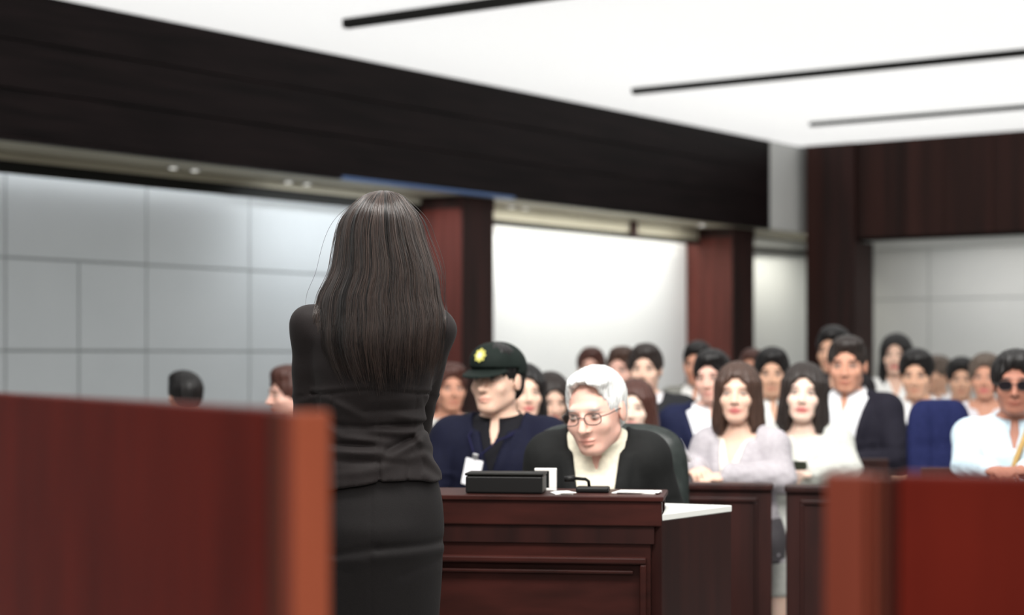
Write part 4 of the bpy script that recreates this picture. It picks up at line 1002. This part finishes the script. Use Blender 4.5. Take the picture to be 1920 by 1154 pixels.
person(843, 682, 9.35, 'person in dark jacket and pale scarf half hidden behind the standing woman', hs=1.0, by=10, hy=16, hair='short', hairc='redbrown', outer=(.02, .018, .018), inner=(.50, .50, .48), v=.10, vlow=.10, skin='ruddy', tie=(.45, .30, .12))
# third row
person(1033, 700, 9.35, 'black-haired woman looking down, seated just beyond the officer shoulder', hs=1.05, by=-12, hy=12, pitch=14, fem=True, hair='bob', hairc='softblack', inner=(.07, .075, .08), outer=(.05, .05, .052), skin='light', sw=.9, armx=.72)
person(1210, 645, 9.35, 'young man in charcoal suit above the long-haired woman by the leather chair', hs=1.0, by=-16, hy=-12, pitch=3, outer=CHAR, inner=(.78, .77, .80), v=.070, vlow=.20, skin='light', hair='short', hairc='softblack', sw=1.08)
person(1447, 652, 9.50, 'young man in white shirt between the grey and white suited women', hs=1.03, by=4, hy=-8, pitch=6, inner=(.80, .82, .80), skin='tan', hair='short', hairc='black', sw=.95)
person(1718, 654, 9.45, 'man in white shirt with lanyard, hands in his lap, right of the blazer', hs=1.02, by=-26, hy=-18, pitch=9, inner=(.80, .80, .80), lanyard=(.10, .10, .16), skin='tan', hair='short', hairc='black', sw=.95, lean=.08)
person(1847, 662, 9.90, 'brown-haired person with flushed face and pale grey shirt near the edge', hs=1.02, by=-16, hy=-18, pitch=2, fem=True, hair='tied', hairc='greybrown', inner=(.66, .64, .68), skin='ruddy', sw=1.0)
# fourth row
person(1308, 639, 10.35, 'man in grey jacket half hidden behind the navy suited man', hs=1.0, by=-24, hy=-20, pitch=8, outer=(.22, .22, .20), inner=(.80, .80, .78), v=.09, vlow=.14, skin='ruddy', hair='crop', hairc='black', sw=.93, armx=.72)
person(1167, 650, 10.35, 'person with dark brown hair pinned up, behind the white-haired man', hs=1.08, by=-20, hy=-26, fem=True, hair='tied', hairc='brown', inner=(.30, .28, .27), skin='pinkish', sw=.9, armx=.72)
person(1108, 652, 11.30, 'person whose brown hair and forehead show above the white-haired man', hs=1.0, by=-10, hy=-8, hair='short', hairc='redbrown', inner=(.20, .19, .18), skin='pinkish', sw=.9)
person(1562, 612, 10.45, 'black-haired man standing out behind the tanned man in the blazer', hs=1.08, by=-14, hy=-30, pitch=4, outer=(.018, .016, .018), inner=(.05, .045, .05), v=.06, vlow=.2, skin='tan', hair='short', hairc='black', sw=.9)
person(1802, 670, 10.85, 'black-haired person in white top behind the navy seat', hs=1.0, by=-14, hy=-12, pitch=6, inner=(.78, .74, .74), skin='tan', hair='short', hairc='black', sw=.92)
# rear row
person(1680, 626, 11.60, 'woman with very long black hair and white top before the rear wall', hs=1.08, by=-10, hy=-18, fem=True, hair='long', hairc='black', inner=(.84, .84, .82), skin='light', sw=.88)
person(1757, 667, 12.30, 'person in white shirt turned sideways in the rear row', hs=.95, by=-4, hy=-55, pitch=4, inner=(.82, .82, .84), skin='tan', hair='short', hairc='greybrown', sw=.9)
person(1410, 655, 11.30, 'small flushed face in the rear row before the brown pillar', hs=.92, by=-10, hy=-22, inner=(.20, .15, .14), skin='ruddy', hair='short', hairc='redbrown', sw=.85)
# by the panelled wall
person(346, 697, 8.55, 'black-haired head just above the red partition by the panelled wall', hs=.88, by=-90, hy=-150, outer=(.02, .02, .022), inner=(.5, .5, .5), skin='ruddy', hair='short', hairc='black', sw=.9)
person(545, 686, 8.55, 'brown-haired man in profile between red partition and standing woman', hs=1.05, by=-15, hy=-62, pitch=4, inner=(.55, .50, .46), skin='pinkish', hair='short', hairc='redbrown', sw=.9)

def held(pr, p, name, label, cat, build):
    root, inf = pr; c, s = math.cos(inf['th']), math.sin(inf['th']); l = root.location
    build(thing(name, (l[0] + c * p[0] - s * p[1], l[1] + s * p[0] + c * p[1], p[2]), inf['th'], label, cat))
def phone(t):
    mx = Matrix.Rotation(.9, 4, 'X') @ Matrix.Rotation(.25, 4, 'Z')
    MB().box((-.036, -.0045, -.072), (.036, .0045, .072), .004, 0, mx).build('case', cloth('white_card', (.86, .86, .90), .5), t)
    MB().box((-.031, .0046, -.064), (.031, .0056, .064), .0005, 0, mx).build('screen', M['plastic'], t)
def purse(t):
    MB().box((-.075, -.020, -.018), (.075, .020, .018), .010, 0, None, 3).build('pouch', cloth('dark_olive_pouch', (.035, .040, .026)), t)
    MB().box((-.070, -.0225, .006), (.070, .0225, .0195), .006).build('flap', cloth('dark_olive_flap', (.025, .028, .018)), t)
held(GREY, (-.085, -.425, .885), 'phone', 'white phone in the hands of the woman in the grey jacket', 'phone', phone)
held(WHITE, (-.03, -.385, .800), 'clutch_purse', 'dark olive clutch purse held in the lap of the white-suited woman', 'purse', purse)
